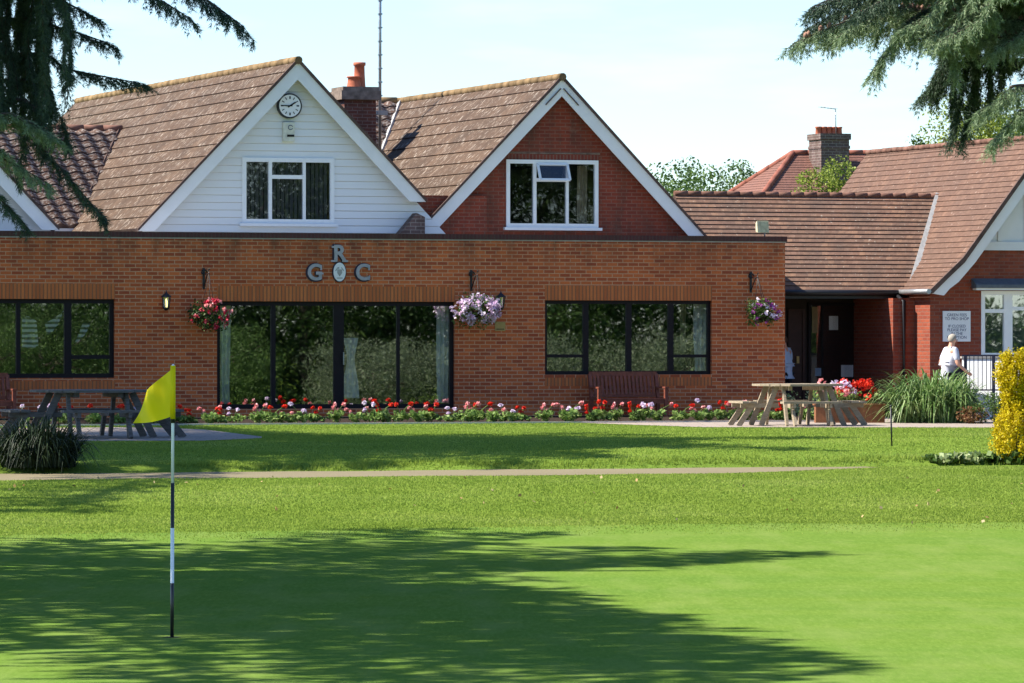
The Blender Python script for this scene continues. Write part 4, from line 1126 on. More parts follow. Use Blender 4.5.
m = MB(); m.box((b0 - .02, VB - .32, zq(149)), (b1 - .13, VB + .6, zq(146))); m.box((b0 - .04, VB - .34, zq(140)), (b1 - .11, VB + .62, zq(134))); m.build('cap', M['brick_grey'], cb)
for i in range(5):
    m = MB(); uu = b0 + .1 + i * (b1 - b0 - .36) / 4; m.lathe((uu, VB + .15, zq(134)), [(.085, 0), (.075, zq(126.5) - zq(134) - .05), (.09, zq(126.5) - zq(134) - .04), (.09, zq(126.5) - zq(134)), (.06, zq(126.5) - zq(134))], 10); m.build('chimney_pot', M['terracotta'], cb)
m = MB(); p0 = P3(836, 134, VB); m.tube([p0, P3(835.5, 108, VB)], .014, 5)
p1 = P3(835.5, 109, VB); p2 = P3(820, 107, VB); m.tube([p1, p2], .012, 5)
for k in range(6): c = p1.lerp(p2, k / 5); m.beam(c + Vector((0, -.12, 0)), c + Vector((0, .12, 0)), .012, .012)
m.build('aerial', M['grey_metal'], bh)
# ------------------------------------------------------------------ things on and before the brick front
def lantern(px, row, label, lit):
    u_, z_ = W(px, row, -.12); v_ = -.14
    t = thing('wall_lantern', label, 'lantern', (u_, 0, z_))
    m = MB(); m.box((u_ - .04, -.02, z_ - .12), (u_ + .04, -.002, z_ + .1)); m.tube([(u_, -.01, z_ - .06), (u_, -.08, z_ - .16), (u_, v_, z_ - .15)], .012, 6); m.build('bracket', M['black_metal'], t)
    m = MB(); m.lathe((u_, v_, z_), [(0, .24), (.012, .2), (.03, .17), (.105, .11), (.11, .095), (.085, .095)], 8); m.lathe((u_, v_, z_), [(.06, -.11), (.065, -.13), (.03, -.16), (0, -.17)], 8)
    for k in range(6):
        a = k * math.pi / 3; m.beam((u_ + .06 * math.cos(a), v_ + .06 * math.sin(a), -.115 + z_), (u_ + .088 * math.cos(a), v_ + .088 * math.sin(a), z_ + .1), .01, .01)
    m.build('cage', M['black_metal'], t)
    m = MB(); m.lathe((u_, v_, z_), [(.052, -.108), (.078, .094)], 12); m.build('glass', M['glass'], t)
    m = MB(); m.lathe((u_, v_, z_), [(.0, -.1), (.022, -.1), (.026, 0.0), (.015, .06), (0, .07)], 10)
    if lit:
        e = MT('lamp_glow'); e.b.inputs['Emission Color'].default_value = (1, .75, .3, 1); e.b.inputs['Emission Strength'].default_value = 1.6; m.build('bulb', e.m, t)
    else: m.build('bulb', M['cream'], t)
lantern(166, 302, 'black wall lantern with a glowing yellow bulb between left window and basket', True)
lantern(500.5, 302, 'black unlit wall lantern beside the lilac hanging basket', False)
u_, z_ = W(500, 326.5, 0)
pl_ = thing('wall_plaque', 'small tarnished brass plaque on the brick under the unlit lantern', 'plaque', (u_, 0, z_ - .09))
m = MB(); m.box((u_ - .11, -.015, z_ - .09), (u_ + .11, -.002, z_ + .09)); m.build('plate', M['brass'], pl_)
m = MB(); m.box((u_ - .08, -.018, z_ - .06), (u_ + .08, -.0155, z_ - .045)); m.build('screws', M['ink'], pl_)
def basket(px, row, bpx, brow, lab_b, lab_k, petals, dark, rr, squash=.8, trail=.0):
    v_ = -.34; ub = W(bpx, brow, 0)[0]; zb_ = W(bpx, brow, 0)[1]; u_, z_ = W(px, row, v_); u_ = (u_ + ub * 0) 
    t = thing('basket_bracket', lab_b, 'bracket', (ub, 0, zb_ - .2))
    m = MB(); m.box((ub - .02, -.03, zb_ - .38), (ub + .02, -.002, zb_ + .04)); m.beam((ub, -.02, zb_ - .08), (ub, -.42, zb_ - .08), .016, .02)
    n = 14; m.tube([(ub, -.03 - .13 * (1 - math.cos(k * math.pi / n)) , zb_ - .33 + .25 * k / n - .03 * math.sin(k * 2 * math.pi / n)) for k in range(n + 1)], .012, 6)
    m.tube([(ub + .07 * math.cos(k * .6) * (1 - k / 14), -.02, zb_ - .05 + .07 * math.sin(k * .6) * (1 - k / 14)) for k in range(12)], .014, 6)
    m.tube([(ub, -.42 + .05 * math.sin(k * .5), zb_ - .08 + .05 - .05 * math.cos(k * .5)) for k in range(9)], .01, 6)
    m.build('arm', M['black_metal'], t)
    t = thing('hanging_basket', lab_k, 'basket', (u_, v_, z_ - .25))
    hook = Vector((ub, -.40, zb_ - .08)); cz_ = z_ - .1
    m = MB()
    for k in range(3):
        a = k * 2.1 + .4; m.tube([hook, (u_ + .19 * math.cos(a), v_ + .19 * math.sin(a), cz_ + .05)], .006, 4)
    m.build('chains', M['black_metal'], t)
    m = MB(); m.lathe((u_, v_, cz_), [(0, -.10), (.07, -.09), (.12, -.04), (.15, .05), (.14, .06), (0, .04)], 14); m.build('bowl', M['soil'], t)
    P = clump_points([(u_ + np.clip(RNG.normal(0, rr * .42), -rr * .7, rr * .7), v_ + np.clip(RNG.normal(0, rr * .3), -rr * .5, rr * .5), z_ + np.clip(RNG.normal(0, rr * .3), -rr * .55, rr * .5) - trail * RNG.uniform()) for _ in range(46)], [rr * .34] * 46, 30)
    fast('foliage', leaf_quads(P, .06), 4, M[dark], t)
    for nm, cnt in petals:
        for _ in range(cnt):
            d_ = rand_dirs(1)[0]; d_[1] = -abs(d_[1]); c = np.array([u_, v_, z_]) + d_ * rr * np.array([1, .8, squash]) * RNG.uniform(.75, 1.08) - np.array([0, 0, trail * RNG.uniform() * .5])
            fast('flower_head', leaf_quads(c + RNG.normal(0, .026 if nm in ('petal_lilac', 'petal_white') else .02, (12, 3)), .058, .2, .8), 4, M[nm], t)
basket(209, 315, 203.5, 270, 'black scroll bracket left of the patio doors holding the red basket', 'hanging basket of dark foliage with red and pink flowers', [('petal_cerise', 26), ('petal_pink', 10)], 'leaf_dark', .43, .75)
basket(476.5, 308, 471, 272, 'black scroll bracket right of the patio doors holding the lilac basket', 'hanging basket overflowing with pale lilac flowers', [('petal_lilac', 60), ('petal_white', 40)], 'leaf_mid', .50, .55, .08)
basket(762.5, 312, 750.5, 274, 'black scroll bracket near the brick corner holding the green basket', 'hanging basket of light green leaves with purple and white flowers', [('petal_purple', 15), ('petal_white', 9)], 'leaf_mid', .39, .65)
# flower bed with kerb
kb = [ground_at(px, r) for px, r in ((-150, 427.5), (180, 425.5), (460, 422), (740, 418.8))]
V0 = [w2uv(p[0], p[1]) for p in kb]
vk = V0[1][1]
m = MB(); zk = GZ
m.box((UL, vk, zk - .1), (UR - .2, vk + .08, zk + .035)); o = m.build('kerb', M['kerb'], None, 'H'); o['kind'] = 'structure'
m = MB(); m.face([(UL, vk + .081, zk + .02), (UR - .2, vk + .081, zk + .02), (UR - .2, -.001, zk + .09), (UL, -.001, zk + .09)]); o = m.build('flower_bed', M['soil'], None, 'H'); o['kind'] = 'structure'
def geranium(label, petal, heads, u, v, h=.21, rr=.18):
    t = thing('geranium', label, 'flower', (u, v, GZ + .03), 'H', 'geraniums along the flower bed')
    P = clump_points([(u + RNG.normal(0, rr * .5), v + RNG.normal(0, rr * .35), GZ + .05 + h * RNG.uniform(.15, .75)) for _ in range(13)], [rr * .42] * 13, 15)
    fast('foliage', leaf_quads(P, .075, .5, .85), 4, M['leaf_ger'], t)
    for k in range(heads):
        c = Vector((u + RNG.normal(0, rr * .75), v + RNG.normal(0, rr * .5), GZ + h + RNG.uniform(.03, .2)))
        f = fast('flower_head', leaf_quads(np.array(c) + rand_dirs(38) * np.array([.040, .040, .032]) * RNG.uniform(.6, 1, (38, 1)), .05, .2, .85), 4, M[petal], t)
        m = MB(); m.tube([(u, v, GZ + .1), Vector((u, v, GZ + h)).lerp(c, .5), c], .005, 4); m.build('stem', M['leaf_ger'], f)
    return t
kinds = {'r': ('low geranium with bright red flower heads in the bed along the brick wall', 'petal_red'),
         'p': ('low geranium with salmon pink flower heads in the bed along the brick wall', 'petal_pink'),
         'w': ('low geranium with pale mauve and white flower heads in the bed along the brick wall', 'petal_white')}
proto = {}
for k_, (lb, pt_) in kinds.items(): proto[k_] = [(lambda n: (n, geranium(lb, pt_, n, 0, 0)))(n) for n in (2, 3, 4)]
used = set()
seq = ['r', 'r', 'p', 'r', 'w', 'p', 'r', 'p', 'w', 'r', 'p', 'p', 'w']
ux = U(176, vk + .3); i = 0
vb_ = vk + .32
while ux < UR - .35:
    k_ = seq[i % len(seq)]; j = int(RNG.integers(0, 3)); src = proto[k_][j][1]
    if (k_, j) in used: o = copy_tree(src)
    else: o = src; used.add((k_, j))
    o.matrix_world = HM @ Matrix.Translation((ux, vb_ + RNG.normal(0, .07) + .25 * (i % 3 == 1), GZ + .03)) @ Matrix.Rotation(RNG.uniform(-.6, .6), 4, 'Z') @ Matrix.Diagonal((RNG.uniform(.8, 1.15),) * 2 + (RNG.uniform(.75, 1.15), 1))
    ux += RNG.uniform(.24, .42); i += 1
# left part of the bed, behind the table
def take(k_, j):
    if (k_, j) in used: return copy_tree(proto[k_][j][1])
    used.add((k_, j)); return proto[k_][j][1]
for i_, px in enumerate((20, 48, 63, 95, 118, 140, 160)):
    o = take('r' if px in (63, 95, 118, 160) else 'w', i_ % 3); o.matrix_world = HM @ Matrix.Translation((U(px, vb_), vb_ + RNG.normal(0, .1), GZ + .03)) @ Matrix.Rotation(RNG.uniform(0, 6), 4, 'Z')
for k_ in proto:
    for j, (n, o) in enumerate(proto[k_]):
        if (k_, j) not in used:
            for c in list(o.children):
                for g in list(c.children): bpy.data.objects.remove(g)
                bpy.data.objects.remove(c)
            bpy.data.objects.remove(o)
def flower_tub(px, row, label, petal, n, h=.5):
    x, y, z = ground_at(px, row); 
    t = thing('flower_pot', label, 'flower pot', (x, y, z), 'W')
    m = MB(); m.lathe((x, y, z), [(0, 0), (.13, 0), (.17, .22), (.19, .24), (.19, .28), (.16, .28), (0, .25)], 16); m.build('pot', M['terracotta'], t)
    P = clump_points([(x + RNG.normal(0, .12), y + RNG.normal(0, .12), z + .28 + h * RNG.uniform(.1, .8)) for _ in range(16)], [.12] * 16, 22)
    fast('foliage', leaf_quads(P, .07), 4, M['leaf_dark'], t)
    for _ in range(n): fast('flower_head', leaf_quads(np.array([x + RNG.normal(0, .18), y + RNG.normal(0, .12), z + .3 + h * RNG.uniform(.3, 1.05)]) + rand_dirs(22) * .055, .05, .2, .85), 4, M[petal], t)
flower_tub(737, 414, 'terracotta pot of dark leaves and scattered red flowers right of the wooden bench', 'petal_red', 9, .42)
# garden benches against the wall
def bench(name, label, uc, v0, wid=1.55):
    t = thing(name, label, 'bench', (uc, v0, GZ))
    a, b = uc - wid / 2, uc + wid / 2
    f = v0; bk = v0 + .5
    for uu in (a + .04, b - .04):
        m = MB(); m.box((uu - .035, f, GZ), (uu + .035, f + .07, GZ + .64)); m.build('leg', M['bench_wood'], t)
        m = MB(); m.beam((uu, bk, GZ), (uu, bk, GZ + .45), .07, .07, (0, 1, 0)); m.beam((uu, bk, GZ + .45), (uu, bk + .12, GZ + .93), .066, .066, (0, 1, 0)); m.build('leg', M['bench_wood'], t)
        m = MB(); m.box((uu - .045, f - .03, GZ + .641), (uu + .045, bk + .05, GZ + .675)); m.build('armrest', M['bench_wood'], t)
    m = MB()
    for k in range(5): m.box((a + .08, f + .01 + k * .098, GZ + .42), (b - .08, f + .09 + k * .098, GZ + .445))
    m.box((a + .08, f + .02, GZ + .34), (b - .08, f + .05, GZ + .419)); m.build('seat', M['bench_wood'], t)
    m = MB(); m.beam((a + .03, bk + .115, GZ + .93), (b - .03, bk + .115, GZ + .93), .04, .09); m.beam((a + .08, bk + .01, GZ + .5), (b - .08, bk + .01, GZ + .5), .035, .06)
    for k in range(16):
        uu = a + .13 + k * (wid - .26) / 15; m.beam((uu, bk + .012, GZ + .52), (uu, bk + .108, GZ + .9), .05, .018, (0, 1, 0))
    m.build('backrest', M['bench_wood'], t)
bench('garden_bench', 'red brown slatted wooden bench under the right hand window', (W(599, 0, -.8)[0] + W(667, 0, -.8)[0]) / 2, -.82, 1.5)
bench('garden_bench', 'dark slatted bench cut by the left edge under the left window', W(-22, 0, -.8)[0], -.82, 1.5)

# ------------------------------------------------------------------ picnic tables
def octagon_table(px, row, rz, label, mat, sc=1.0):
    x, y, z = ground_at(px, row); y += .2
    t = thing('picnic_table', label, 'picnic table', (x, y, z + .008), 'W', None, rz)
    t.scale = (sc, sc, 1); mt = M[mat]; r = .80
    oc = lambda rr: [Vector((rr * math.cos(R(22.5 + 45 * k)) / math.cos(R(22.5)), rr * math.sin(R(22.5 + 45 * k)) / math.cos(R(22.5)), 0)) for k in range(8)]
    m = MB(); n = 10; w_ = 2 * r / n
    O = oc(r)
    for k in range(n):
        ya, yb = -r + k * w_ + .006, -r + (k + 1) * w_ - .006
        def ext_(yy):
            yy = abs(yy); return r if yy < r * math.tan(R(22.5)) else r - (yy - r * math.tan(R(22.5)))
        xa, xb = ext_(ya), ext_(yb); h0, h1_ = .74, .78
        m.hexa([(-xa, ya, h0), (xa, ya, h0), (xb, yb, h0), (-xb, yb, h0), (-xa, ya, h1_), (xa, ya, h1_), (xb, yb, h1_), (-xb, yb, h1_)])
    for s in (-1, 1): m.box((s * .3 - .035, -.66, .66), (s * .3 + .035, .66, .739))
    m.build('tabletop', mt, t)
    for k in range(4):
        a = k * math.pi / 2; rot = Matrix.Rotation(a, 4, 'Z')
        def tr(mm):
            mm.v = [rot @ v for v in mm.v]; return mm
        m = MB()
        for j in range(2): m.box((-.56, -1.19 + j * .145, .42), (.56, -1.06 + j * .145, .46))
        tr(m).build('seat', mt, t)
        for s in (-1, 1):
            m = MB(); m.beam((s * .40, -.50, .735), (s * .40, -.80, 0), .05, .095, (0, 1, 0)); tr(m).build('leg', mt, t)
            m = MB(); m.beam((s * .345, -.95, .39), (s * .345, -1.22, 0), .05, .10, (0, 1, 0)); tr(m).build('leg', mt, t)
            m = MB(); m.box((s * .345 - .023, -1.18, .34), (s * .345 + .023, -.45, .418)); tr(m).build('seat_beam', mt, t)
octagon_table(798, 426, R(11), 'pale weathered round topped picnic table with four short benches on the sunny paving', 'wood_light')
octagon_table(90, 438, R(14), 'weathered grey picnic table with four benches in the shade at left', 'wood_grey_shaded', 1.2)

# ------------------------------------------------------------------ planters, railing, low wall by the porch
x, y, z = ground_at(852, 423)
t = thing('planter', 'brown timber planter crammed with red and white flowers before the porch', 'planter', (x, y, z), 'W')
m = MB(); m.box((x - .72, y - .22, z), (x + .62, y + .25, z + .34)); m.box((x - .75, y - .25, z + .341), (x + .65, y + .28, z + .375)); m.build('box', M['planter'], t, bevel=.008)
P = clump_points([(x + RNG.uniform(-.7, .55), y + RNG.normal(0, .1), z + .36 + RNG.uniform(.03, .24)) for _ in range(34)], [.11] * 34, 22)
fast('foliage', leaf_quads(P, .07), 4, M['leaf_ger'], t)
for nm, n, xr in (('petal_red', 17, (-.25, .55)), ('petal_white', 7, (-.4, .1)), ('petal_pink', 8, (-.7, -.1))):
    for _ in range(n): fast('flower_head', leaf_quads(np.array([x + RNG.uniform(*xr), y + RNG.normal(0, .1), z + .5 + RNG.uniform(0, .3)]) + rand_dirs(34) * .065, .055, .2, .85), 4, M[nm], t)
x, y, z = ground_at(797, 419)
t = thing('shrub', 'pale variegated shrub seen through the legs of the pale picnic table', 'shrub', (x, y, z), 'W')
fast('foliage', leaf_quads(clump_points([(x + RNG.uniform(-.45, .45), y + RNG.normal(0, .15), z + RNG.uniform(.08, .52)) for _ in range(34)], [.15] * 34, 26), .06), 4, M['leaf_pale'], t)
# railing
ry = 101.0; zr_ = lambda r: ZC - (r - 341.5) / FOC * ry; xr_ = lambda p: (p - 512) / FOC * ry
rl = thing('railing', 'dark blue metal railing with thin bars beside the walking man', 'railing', (xr_(985), ry, GZ), 'W')
x0, x1 = xr_(962), xr_(1060)
m = MB(); m.beam((x0, ry, zr_(355.5)), (x1, ry, zr_(355.5)), .05, .035); m.beam((x0, ry, zr_(390)), (x1, ry, zr_(390)), .04, .03); m.build('rail', M['navy_metal'], rl)
for px in (965.5, 993.5, 1021, 1048):
    m = MB(); m.box((xr_(px) - .03, ry - .03, GZ), (xr_(px) + .03, ry + .03, zr_(355) - .005)); m.build('post', M['navy_metal'], rl)
m = MB(); k = x0 + .07
while k < x1: m.box((k - .007, ry - .007, zr_(390)), (k + .007, ry + .007, zr_(355.5))); k += .085
m.build('bars', M['navy_metal'], rl)
wl = thing('low_wall', 'white painted low wall behind the metal railing, face tilted to catch the sun', 'wall', (xr_(995), ry + .6, GZ), 'W')
a_, b_, zt_ = xr_(966), xr_(1070), zr_(358.5)
m = MB(); m.hexa([(a_, ry + .08, GZ - .05), (b_, ry + .08, GZ - .05), (b_, ry + .9, GZ - .05), (a_, ry + .9, GZ - .05), (a_, ry + .7, zt_), (b_, ry + .7, zt_), (b_, ry + .9, zt_), (a_, ry + .9, zt_)]); m.build('wall_face', M['white_board'], wl)  # front face leans back only to catch the sun, slope is made up
m = MB(); m.box((xr_(966) - .03, ry + .67, zr_(358.5) + .001), (xr_(1070) + .03, ry + .93, zr_(358.5) + .04)); m.build('coping', M['kerb'], wl)

# ------------------------------------------------------------------ plants at the right
x, y, z = ground_at(932, 423)
strap_clump('strap_leaf_clump', 'large arching clump of long strap leaves before the walking man', x, y, 1.25, 2.5, 1250, M['blade'], .046)
def shrub(name, label, px, row, wx, h, leafm, n=40, per=40, leaf=.05, cat='shrub', group=None, dy=0):
    x, y, z = ground_at(px, row); y += dy; z = float(TH(x, y))
    t = thing(name, label, cat, (x, y, z), 'W', group)
    ce = []; 
    while len(ce) < n:
        p = RNG.uniform(-1, 1, 3)
        if np.linalg.norm(p) < 1: ce.append((x + p[0] * wx * .85, y + p[1] * wx * .6, z + h * .5 + p[2] * h * .45))
    fast('foliage', leaf_quads(clump_points(ce, [wx * .3] * n, per), leaf), 4, M[leafm], t)
    m = MB(); m.tube([(x, y, z - .05), (x + .02, y, z + h * .6)], .02, 6); m.build('stem', M['bark'], t)
shrub('shrub', 'low rust and green shrub at the foot of the strap leaf clump', 972, 424, .32, .34, 'leaf_rust', 26, 36, .05)
shrub('shrub', 'low dense bright green bush under the railing', 994, 424, .42, .6, 'leaf_mid', 36, 50, .05)
# golden conifer
x, y, z = ground_at(1018, 461)
t = thing('golden_conifer', 'bright golden yellow upright conifer at the right edge', 'tree', (x, y, z), 'W')
m = MB(); m.tube([(x, y, z - .05), (x, y, z + 1.2)], [.04, .015], 7); m.build('trunk', M['bark'], t)
Q = []
for k in range(1000):
    h_ = RNG.uniform(0, 1); rad = .47 * (1 - h_ * .5) * (0.75 + .25 * math.sin(h_ * 9)) * math.sqrt(RNG.uniform(.15, 1)); a = RNG.uniform(0, 6.28)
    c = np.array([x + rad * math.cos(a) + .05 * math.sin(7 * h_), y + rad * math.sin(a), z + .05 + 1.5 * h_])
    n = 30; s = RNG.uniform(0, 1, n)[:, None]
    Q.append(c + np.array([math.cos(a) * .06, math.sin(a) * .06, .14]) * s + RNG.normal(0, .022, (n, 3)))
fast('crown', leaf_quads(np.concatenate(Q), .035, 0, .6), 4, M['leaf_gold'], t)
# broad leaved plants at the path's end
def hosta(px, row, label, mat, sc):
    x, y, z = ground_at(px, row); t = thing('broad_leaf_plant', label, 'plant', (x, y, z), 'W', 'broad leaved plants at the end of the path')
    P = np.stack([x + RNG.normal(0, .09 * sc, 60), y + RNG.normal(0, .09 * sc, 60), z + RNG.uniform(.02, .13 * sc, 60)], 1)
    fast('foliage', leaf_quads(P, .10, .6, .75), 4, M[mat], t)
lb = {'leaf_pale': 'small pale broad leaved plant in the row by the path end', 'leaf_mid': 'small green broad leaved plant in the row by the path end'}
for px, mt_, sc in ((934, 'leaf_mid', .8), (941, 'leaf_pale', .9), (948, 'leaf_pale', 1.1), (956, 'leaf_mid', .9), (963, 'leaf_pale', 1.0), (973, 'leaf_pale', 1.25), (982, 'leaf_mid', .9), (991, 'leaf_mid', .8), (1000, 'leaf_mid', 1.1), (1009, 'leaf_mid', 1.4), (1019, 'leaf_mid', 1.5)):
    hosta(px, 462.5 + RNG.uniform(-.8, 1.2), lb[mt_], mt_, sc)
x, y, z = ground_at(892, 446)
t = thing('garden_stake', 'thin dark metal stake standing in the lawn left of the strap leaf clump', 'stake', (x, y, z), 'W')
m = MB(); m.tube([(x, y, z - .1), (x - .02, y, z + .62)], .014, 6); m.build('rod', M['black_metal'], t)
m = MB(); m.ball((x - .02, y, z + .63), .022, 1); m.build('cap', M['black_metal'], t)
# dark clump at left by the path
x, y, z = ground_at(38, 467)
strap_clump('strap_leaf_clump', 'dark shaded clump of arching strap leaves at the left beside the path', x, y, .85, 1.75, 1300, M['blade_shaded'], .026)

# ------------------------------------------------------------------ the flag on the green
x, y, z = ground_at(172, 638)
fg = thing('golf_flag', 'yellow golf flag on a thin black and white banded flagstick on the green', 'flag', (x, y, z), 'W')
pxm = FOC / y; hz = lambda r: z + (638 - r) / pxm; lx = lambda r: x + (638 - r) / 272 * .008
m = MB()
for a, b, mi in ((638, 583, 1), (583, 528, 0), (528, 483, 1), (483, 366, 0)):
    m.tube([(lx(a), y, hz(a) - (.06 if a == 638 else 0)), (lx(b), y, hz(b))], .0145 if a > 500 else .012, 8, mi)
m.ball((lx(366), y, hz(366)), .016, 1, 0); m.build('pole', [M['pole_white'], M['pole_black']], fg)
m = MB()
# drooping cloth: hoist edge on the pole, folds running down to the fly
H = [(177.5, 367), (175.5, 416)]; F_ = [(151, 392), (132.5, 425)]
nu, nv = 18, 10
def fp(i, j, o_):
    s, q = i / nu, j / nv
    ax = H[0][0] + (H[1][0] - H[0][0]) * q; ar = H[0][1] + (H[1][1] - H[0][1]) * q
    bx = 148.0 + (132.5 - 148.0) * q; br = 390 + (424 - 390) * q ** .8
    px = ax + (bx - ax) * s; rw_ = ar + (br - ar) * s + 3.0 * math.sin(s * math.pi) * (q - .3)
    dv = .11 * math.sin(s * 6 + q * 2.5) * s + .05 * math.sin(q * 6 + s * 4) * s + .26 * s
    return (x + (px - 174.5) / pxm, y - .02 + dv + o_, hz(rw_))
for i in range(nu):
    for j in range(nv):
        m.face([fp(i, j, 0), fp(i + 1, j, 0), fp(i + 1, j + 1, 0), fp(i, j + 1, 0)], None, 0, True)
        m.face([fp(i, j + 1, .003), fp(i + 1, j + 1, .003), fp(i + 1, j, .003), fp(i, j, .003)], None, 0, True)
m.tube([(lx(421), y, hz(419)), (lx(366), y, hz(365.5))], .021, 10)
m.build('flag_cloth', M['yellow'], fg)
m = MB(); m.tube([(lx(421), y, hz(423)), (lx(415), y, hz(414))], .018, 8); m.build('clip', M['pole_black'], fg)
hl = thing('golf_hole', 'small dark round hole in the green at the foot of the flagstick', 'hole', (x, y, z), 'W')
m = MB(); m.prism([(x + .075 * math.cos(t * .2618), 0) for t in range(3)], 0, 0) if False else None
m.lathe((x, y, z + .0085), [(.0, 0), (.072, .0)], 24); m.build('cup', M['ink'], hl)  # flat black disc, the shade inside the hole is painted as colour

# ------------------------------------------------------------------ people
def skinned(name, joints, edges, mat, parent, sub=2):
    """one continuous body grown from joints {name:(x,y,z,rx,ry)}"""
    keys = list(joints); me = bpy.data.meshes.new(name)
    off = BASE.get(parent.name, Vector((0, 0, 0)))
    me.from_pydata([joints[k][:3] for k in keys], [(keys.index(a), keys.index(b)) for a, b in edges], [])
    o = bpy.data.objects.new(name, me); COL.objects.link(o)
    sk = o.modifiers.new('skin', 'SKIN'); sk.use_smooth_shade = True
    for i, k in enumerate(keys):
        d = me.skin_vertices[0].data[i]; r_ = joints[k][3:]; d.radius = (r_[0], r_[-1]); d.use_root = (i == 0)
    ss = o.modifiers.new('subd', 'SUBSURF'); ss.levels = sub; ss.render_levels = sub
    bpy.context.view_layer.update()
    me2 = bpy.data.meshes.new_from_object(o.evaluated_get(bpy.context.evaluated_depsgraph_get()))
    bpy.data.objects.remove(o)
    for p in me2.polygons: p.use_smooth = True
    me2.materials.clear(); me2.materials.append(M[mat])
    return link(bpy.data.objects.new(name, me2), parent)
def person(label, x, y, face, ht, shirt, hair, fwd=0.0, stride=.14):
    z = float(TH(x, y)) + .008
    t = thing('person', label, 'person', (x, y, z), 'W', None, face); k = ht / 1.75
    # local frame: +x is the walking direction, y to the left
    J = lambda d_: {n: (a * k, b * k, c * k, *[r * k for r in rr]) for n, (a, b, c, *rr) in d_.items()}
    st = stride; f = fwd
    legs = {'pel': (0, 0, .93, .15, .12), 'hl': (.0, .09, .86, .095, .095), 'kl': (st * .75, .10, .49, .065), 'al': (st * .9, .10, .10, .045), 'tl': (st * .9 + .15, .11, .04, .03),
            'hr': (.0, -.09, .86, .095, .095), 'kr': (-st * .1, -.10, .48, .065), 'ar': (-st * 1.5, -.10, .13, .045), 'tr': (-st * 1.5 + .14, -.11, .05, .03)}
    torso = {'pel': (0, 0, .93, .14, .115), 'wst': (f * .3, 0, 1.08, .175, .14), 'chs': (f * .8, 0, 1.28, .19, .135), 'nb': (f, 0, 1.45, .075, .07), 'nk': (f + .02, 0, 1.51, .055), 'hd': (f + .05, 0, 1.60, .083, .075), 'ct': (f + .045, 0, 1.69, .07, .065)}
    arms = {'sl': (f, .205, 1.40, .07), 'el': (f - .10, .285, 1.13, .05), 'wl': (f + .08, .29, .92, .034), 'pl': (f + .12, .285, .86, .034, .02),
            'sr': (f, -.205, 1.40, .07), 'er': (f + .02, -.29, 1.12, .05), 'wr': (f + .20, -.27, .97, .034), 'pr': (f + .26, -.26, .94, .034, .02)}
    body = {**legs, **torso, **arms}
    E_ = [('pel', 'hl'), ('hl', 'kl'), ('kl', 'al'), ('al', 'tl'), ('pel', 'hr'), ('hr', 'kr'), ('kr', 'ar'), ('ar', 'tr'), ('pel', 'wst'), ('wst', 'chs'), ('chs', 'nb'), ('nb', 'nk'), ('nk', 'hd'), ('hd', 'ct'),
          ('chs', 'sl'), ('sl', 'el'), ('el', 'wl'), ('wl', 'pl'), ('chs', 'sr'), ('sr', 'er'), ('er', 'wr'), ('wr', 'pr')]
    # fingers, nose and ears belong to the one body mesh
    for s in ('l', 'r'):
        w_ = np.array(body['w' + s][:3]); p = np.array(body['p' + s][:3]); d_ = (p - w_) / np.linalg.norm(p - w_); sd_ = np.array([d_[2], 0, -d_[0]]) * 1.0
        for i_, (o_, ln) in enumerate(((-.024, .062), (-.008, .074), (.009, .07), (.025, .055))):
            a = p + sd_ * o_ + d_ * .025; b = a + d_ * ln * .55; c = b + (d_ + np.array([.25, 0, -.35])) * ln * .45
            for nm, q, r_ in (('a', a, .0105), ('b', b, .0095), ('c', c, .008)): body[f'f{s}{i_}{nm}'] = (*q, r_)
            E_ += [('p' + s, f'f{s}{i_}a'), (f'f{s}{i_}a', f'f{s}{i_}b'), (f'f{s}{i_}b', f'f{s}{i_}c')]
        a = w_ + d_ * .03 - sd_ * .03; b = a - sd_ * .025 + d_ * .03
        body[f'th{s}a'] = (*a, .013); body[f'th{s}b'] = (*b, .01); E_ += [('w' + s, f'th{s}a'), (f'th{s}a', f'th{s}b')]
    slim = dict(body)
    for n_, g_ in (('pel', .8), ('wst', .78), ('chs', .74), ('sl', .8), ('sr', .8), ('hl', .85), ('hr', .85)): slim[n_] = (*body[n_][:3], *[r * g_ for r in body[n_][3:]])
    bo = skinned('body', J(slim), E_, 'skin', t)
    hx = f + .05
    m = MB()
    m.ball((( hx + .088) * k, 0, 1.585 * k), .018 * k, 1, 0, (1.1, .8, 1.3))
    for s in (-1, 1): m.ball((hx * k, s * .084 * k, 1.595 * k), .03 * k, 1, 0, (.6, .3, 1.1))
    m.ball(((hx + .078) * k, 0, 1.545 * k), .02 * k, 1, 0, (.6, 1.4, .35)); m.build('face_features', M['skin'], t)
    for s in (-1, 1):
        m = MB(); m.ball(((hx + .075) * k, s * .032 * k, 1.612 * k), .011 * k, 1); m.build('eye', M['eye'], t)
    # hair hugs the back and top of the skull
    bm = bmesh.new(); bmesh.ops.create_icosphere(bm, subdivisions=3, radius=1)
    bmesh.ops.delete(bm, geom=[v for v in bm.verts if (v.co.x > .45 and v.co.z < .45) or v.co.z < -.55], context='VERTS')
    for v in bm.verts: 
        q = 1 + .04 * math.sin(v.co.x * 17) * math.sin(v.co.y * 13 + v.co.z * 11); v.co = Vector(((hx - .012 + v.co.x * .099 * q) * k, v.co.y * .088 * q * k, (1.628 + v.co.z * .10 * q) * k))
    me = bpy.data.meshes.new('hair'); bm.to_mesh(me); bm.free(); me.materials.append(M[hair])
    for p in me.polygons: p.use_smooth = True
    link(bpy.data.objects.new('hair', me), t)
    g = lambda names, gr: {n: (*body[n][:3], *[r * gr for r in body[n][3:]]) for n in names}
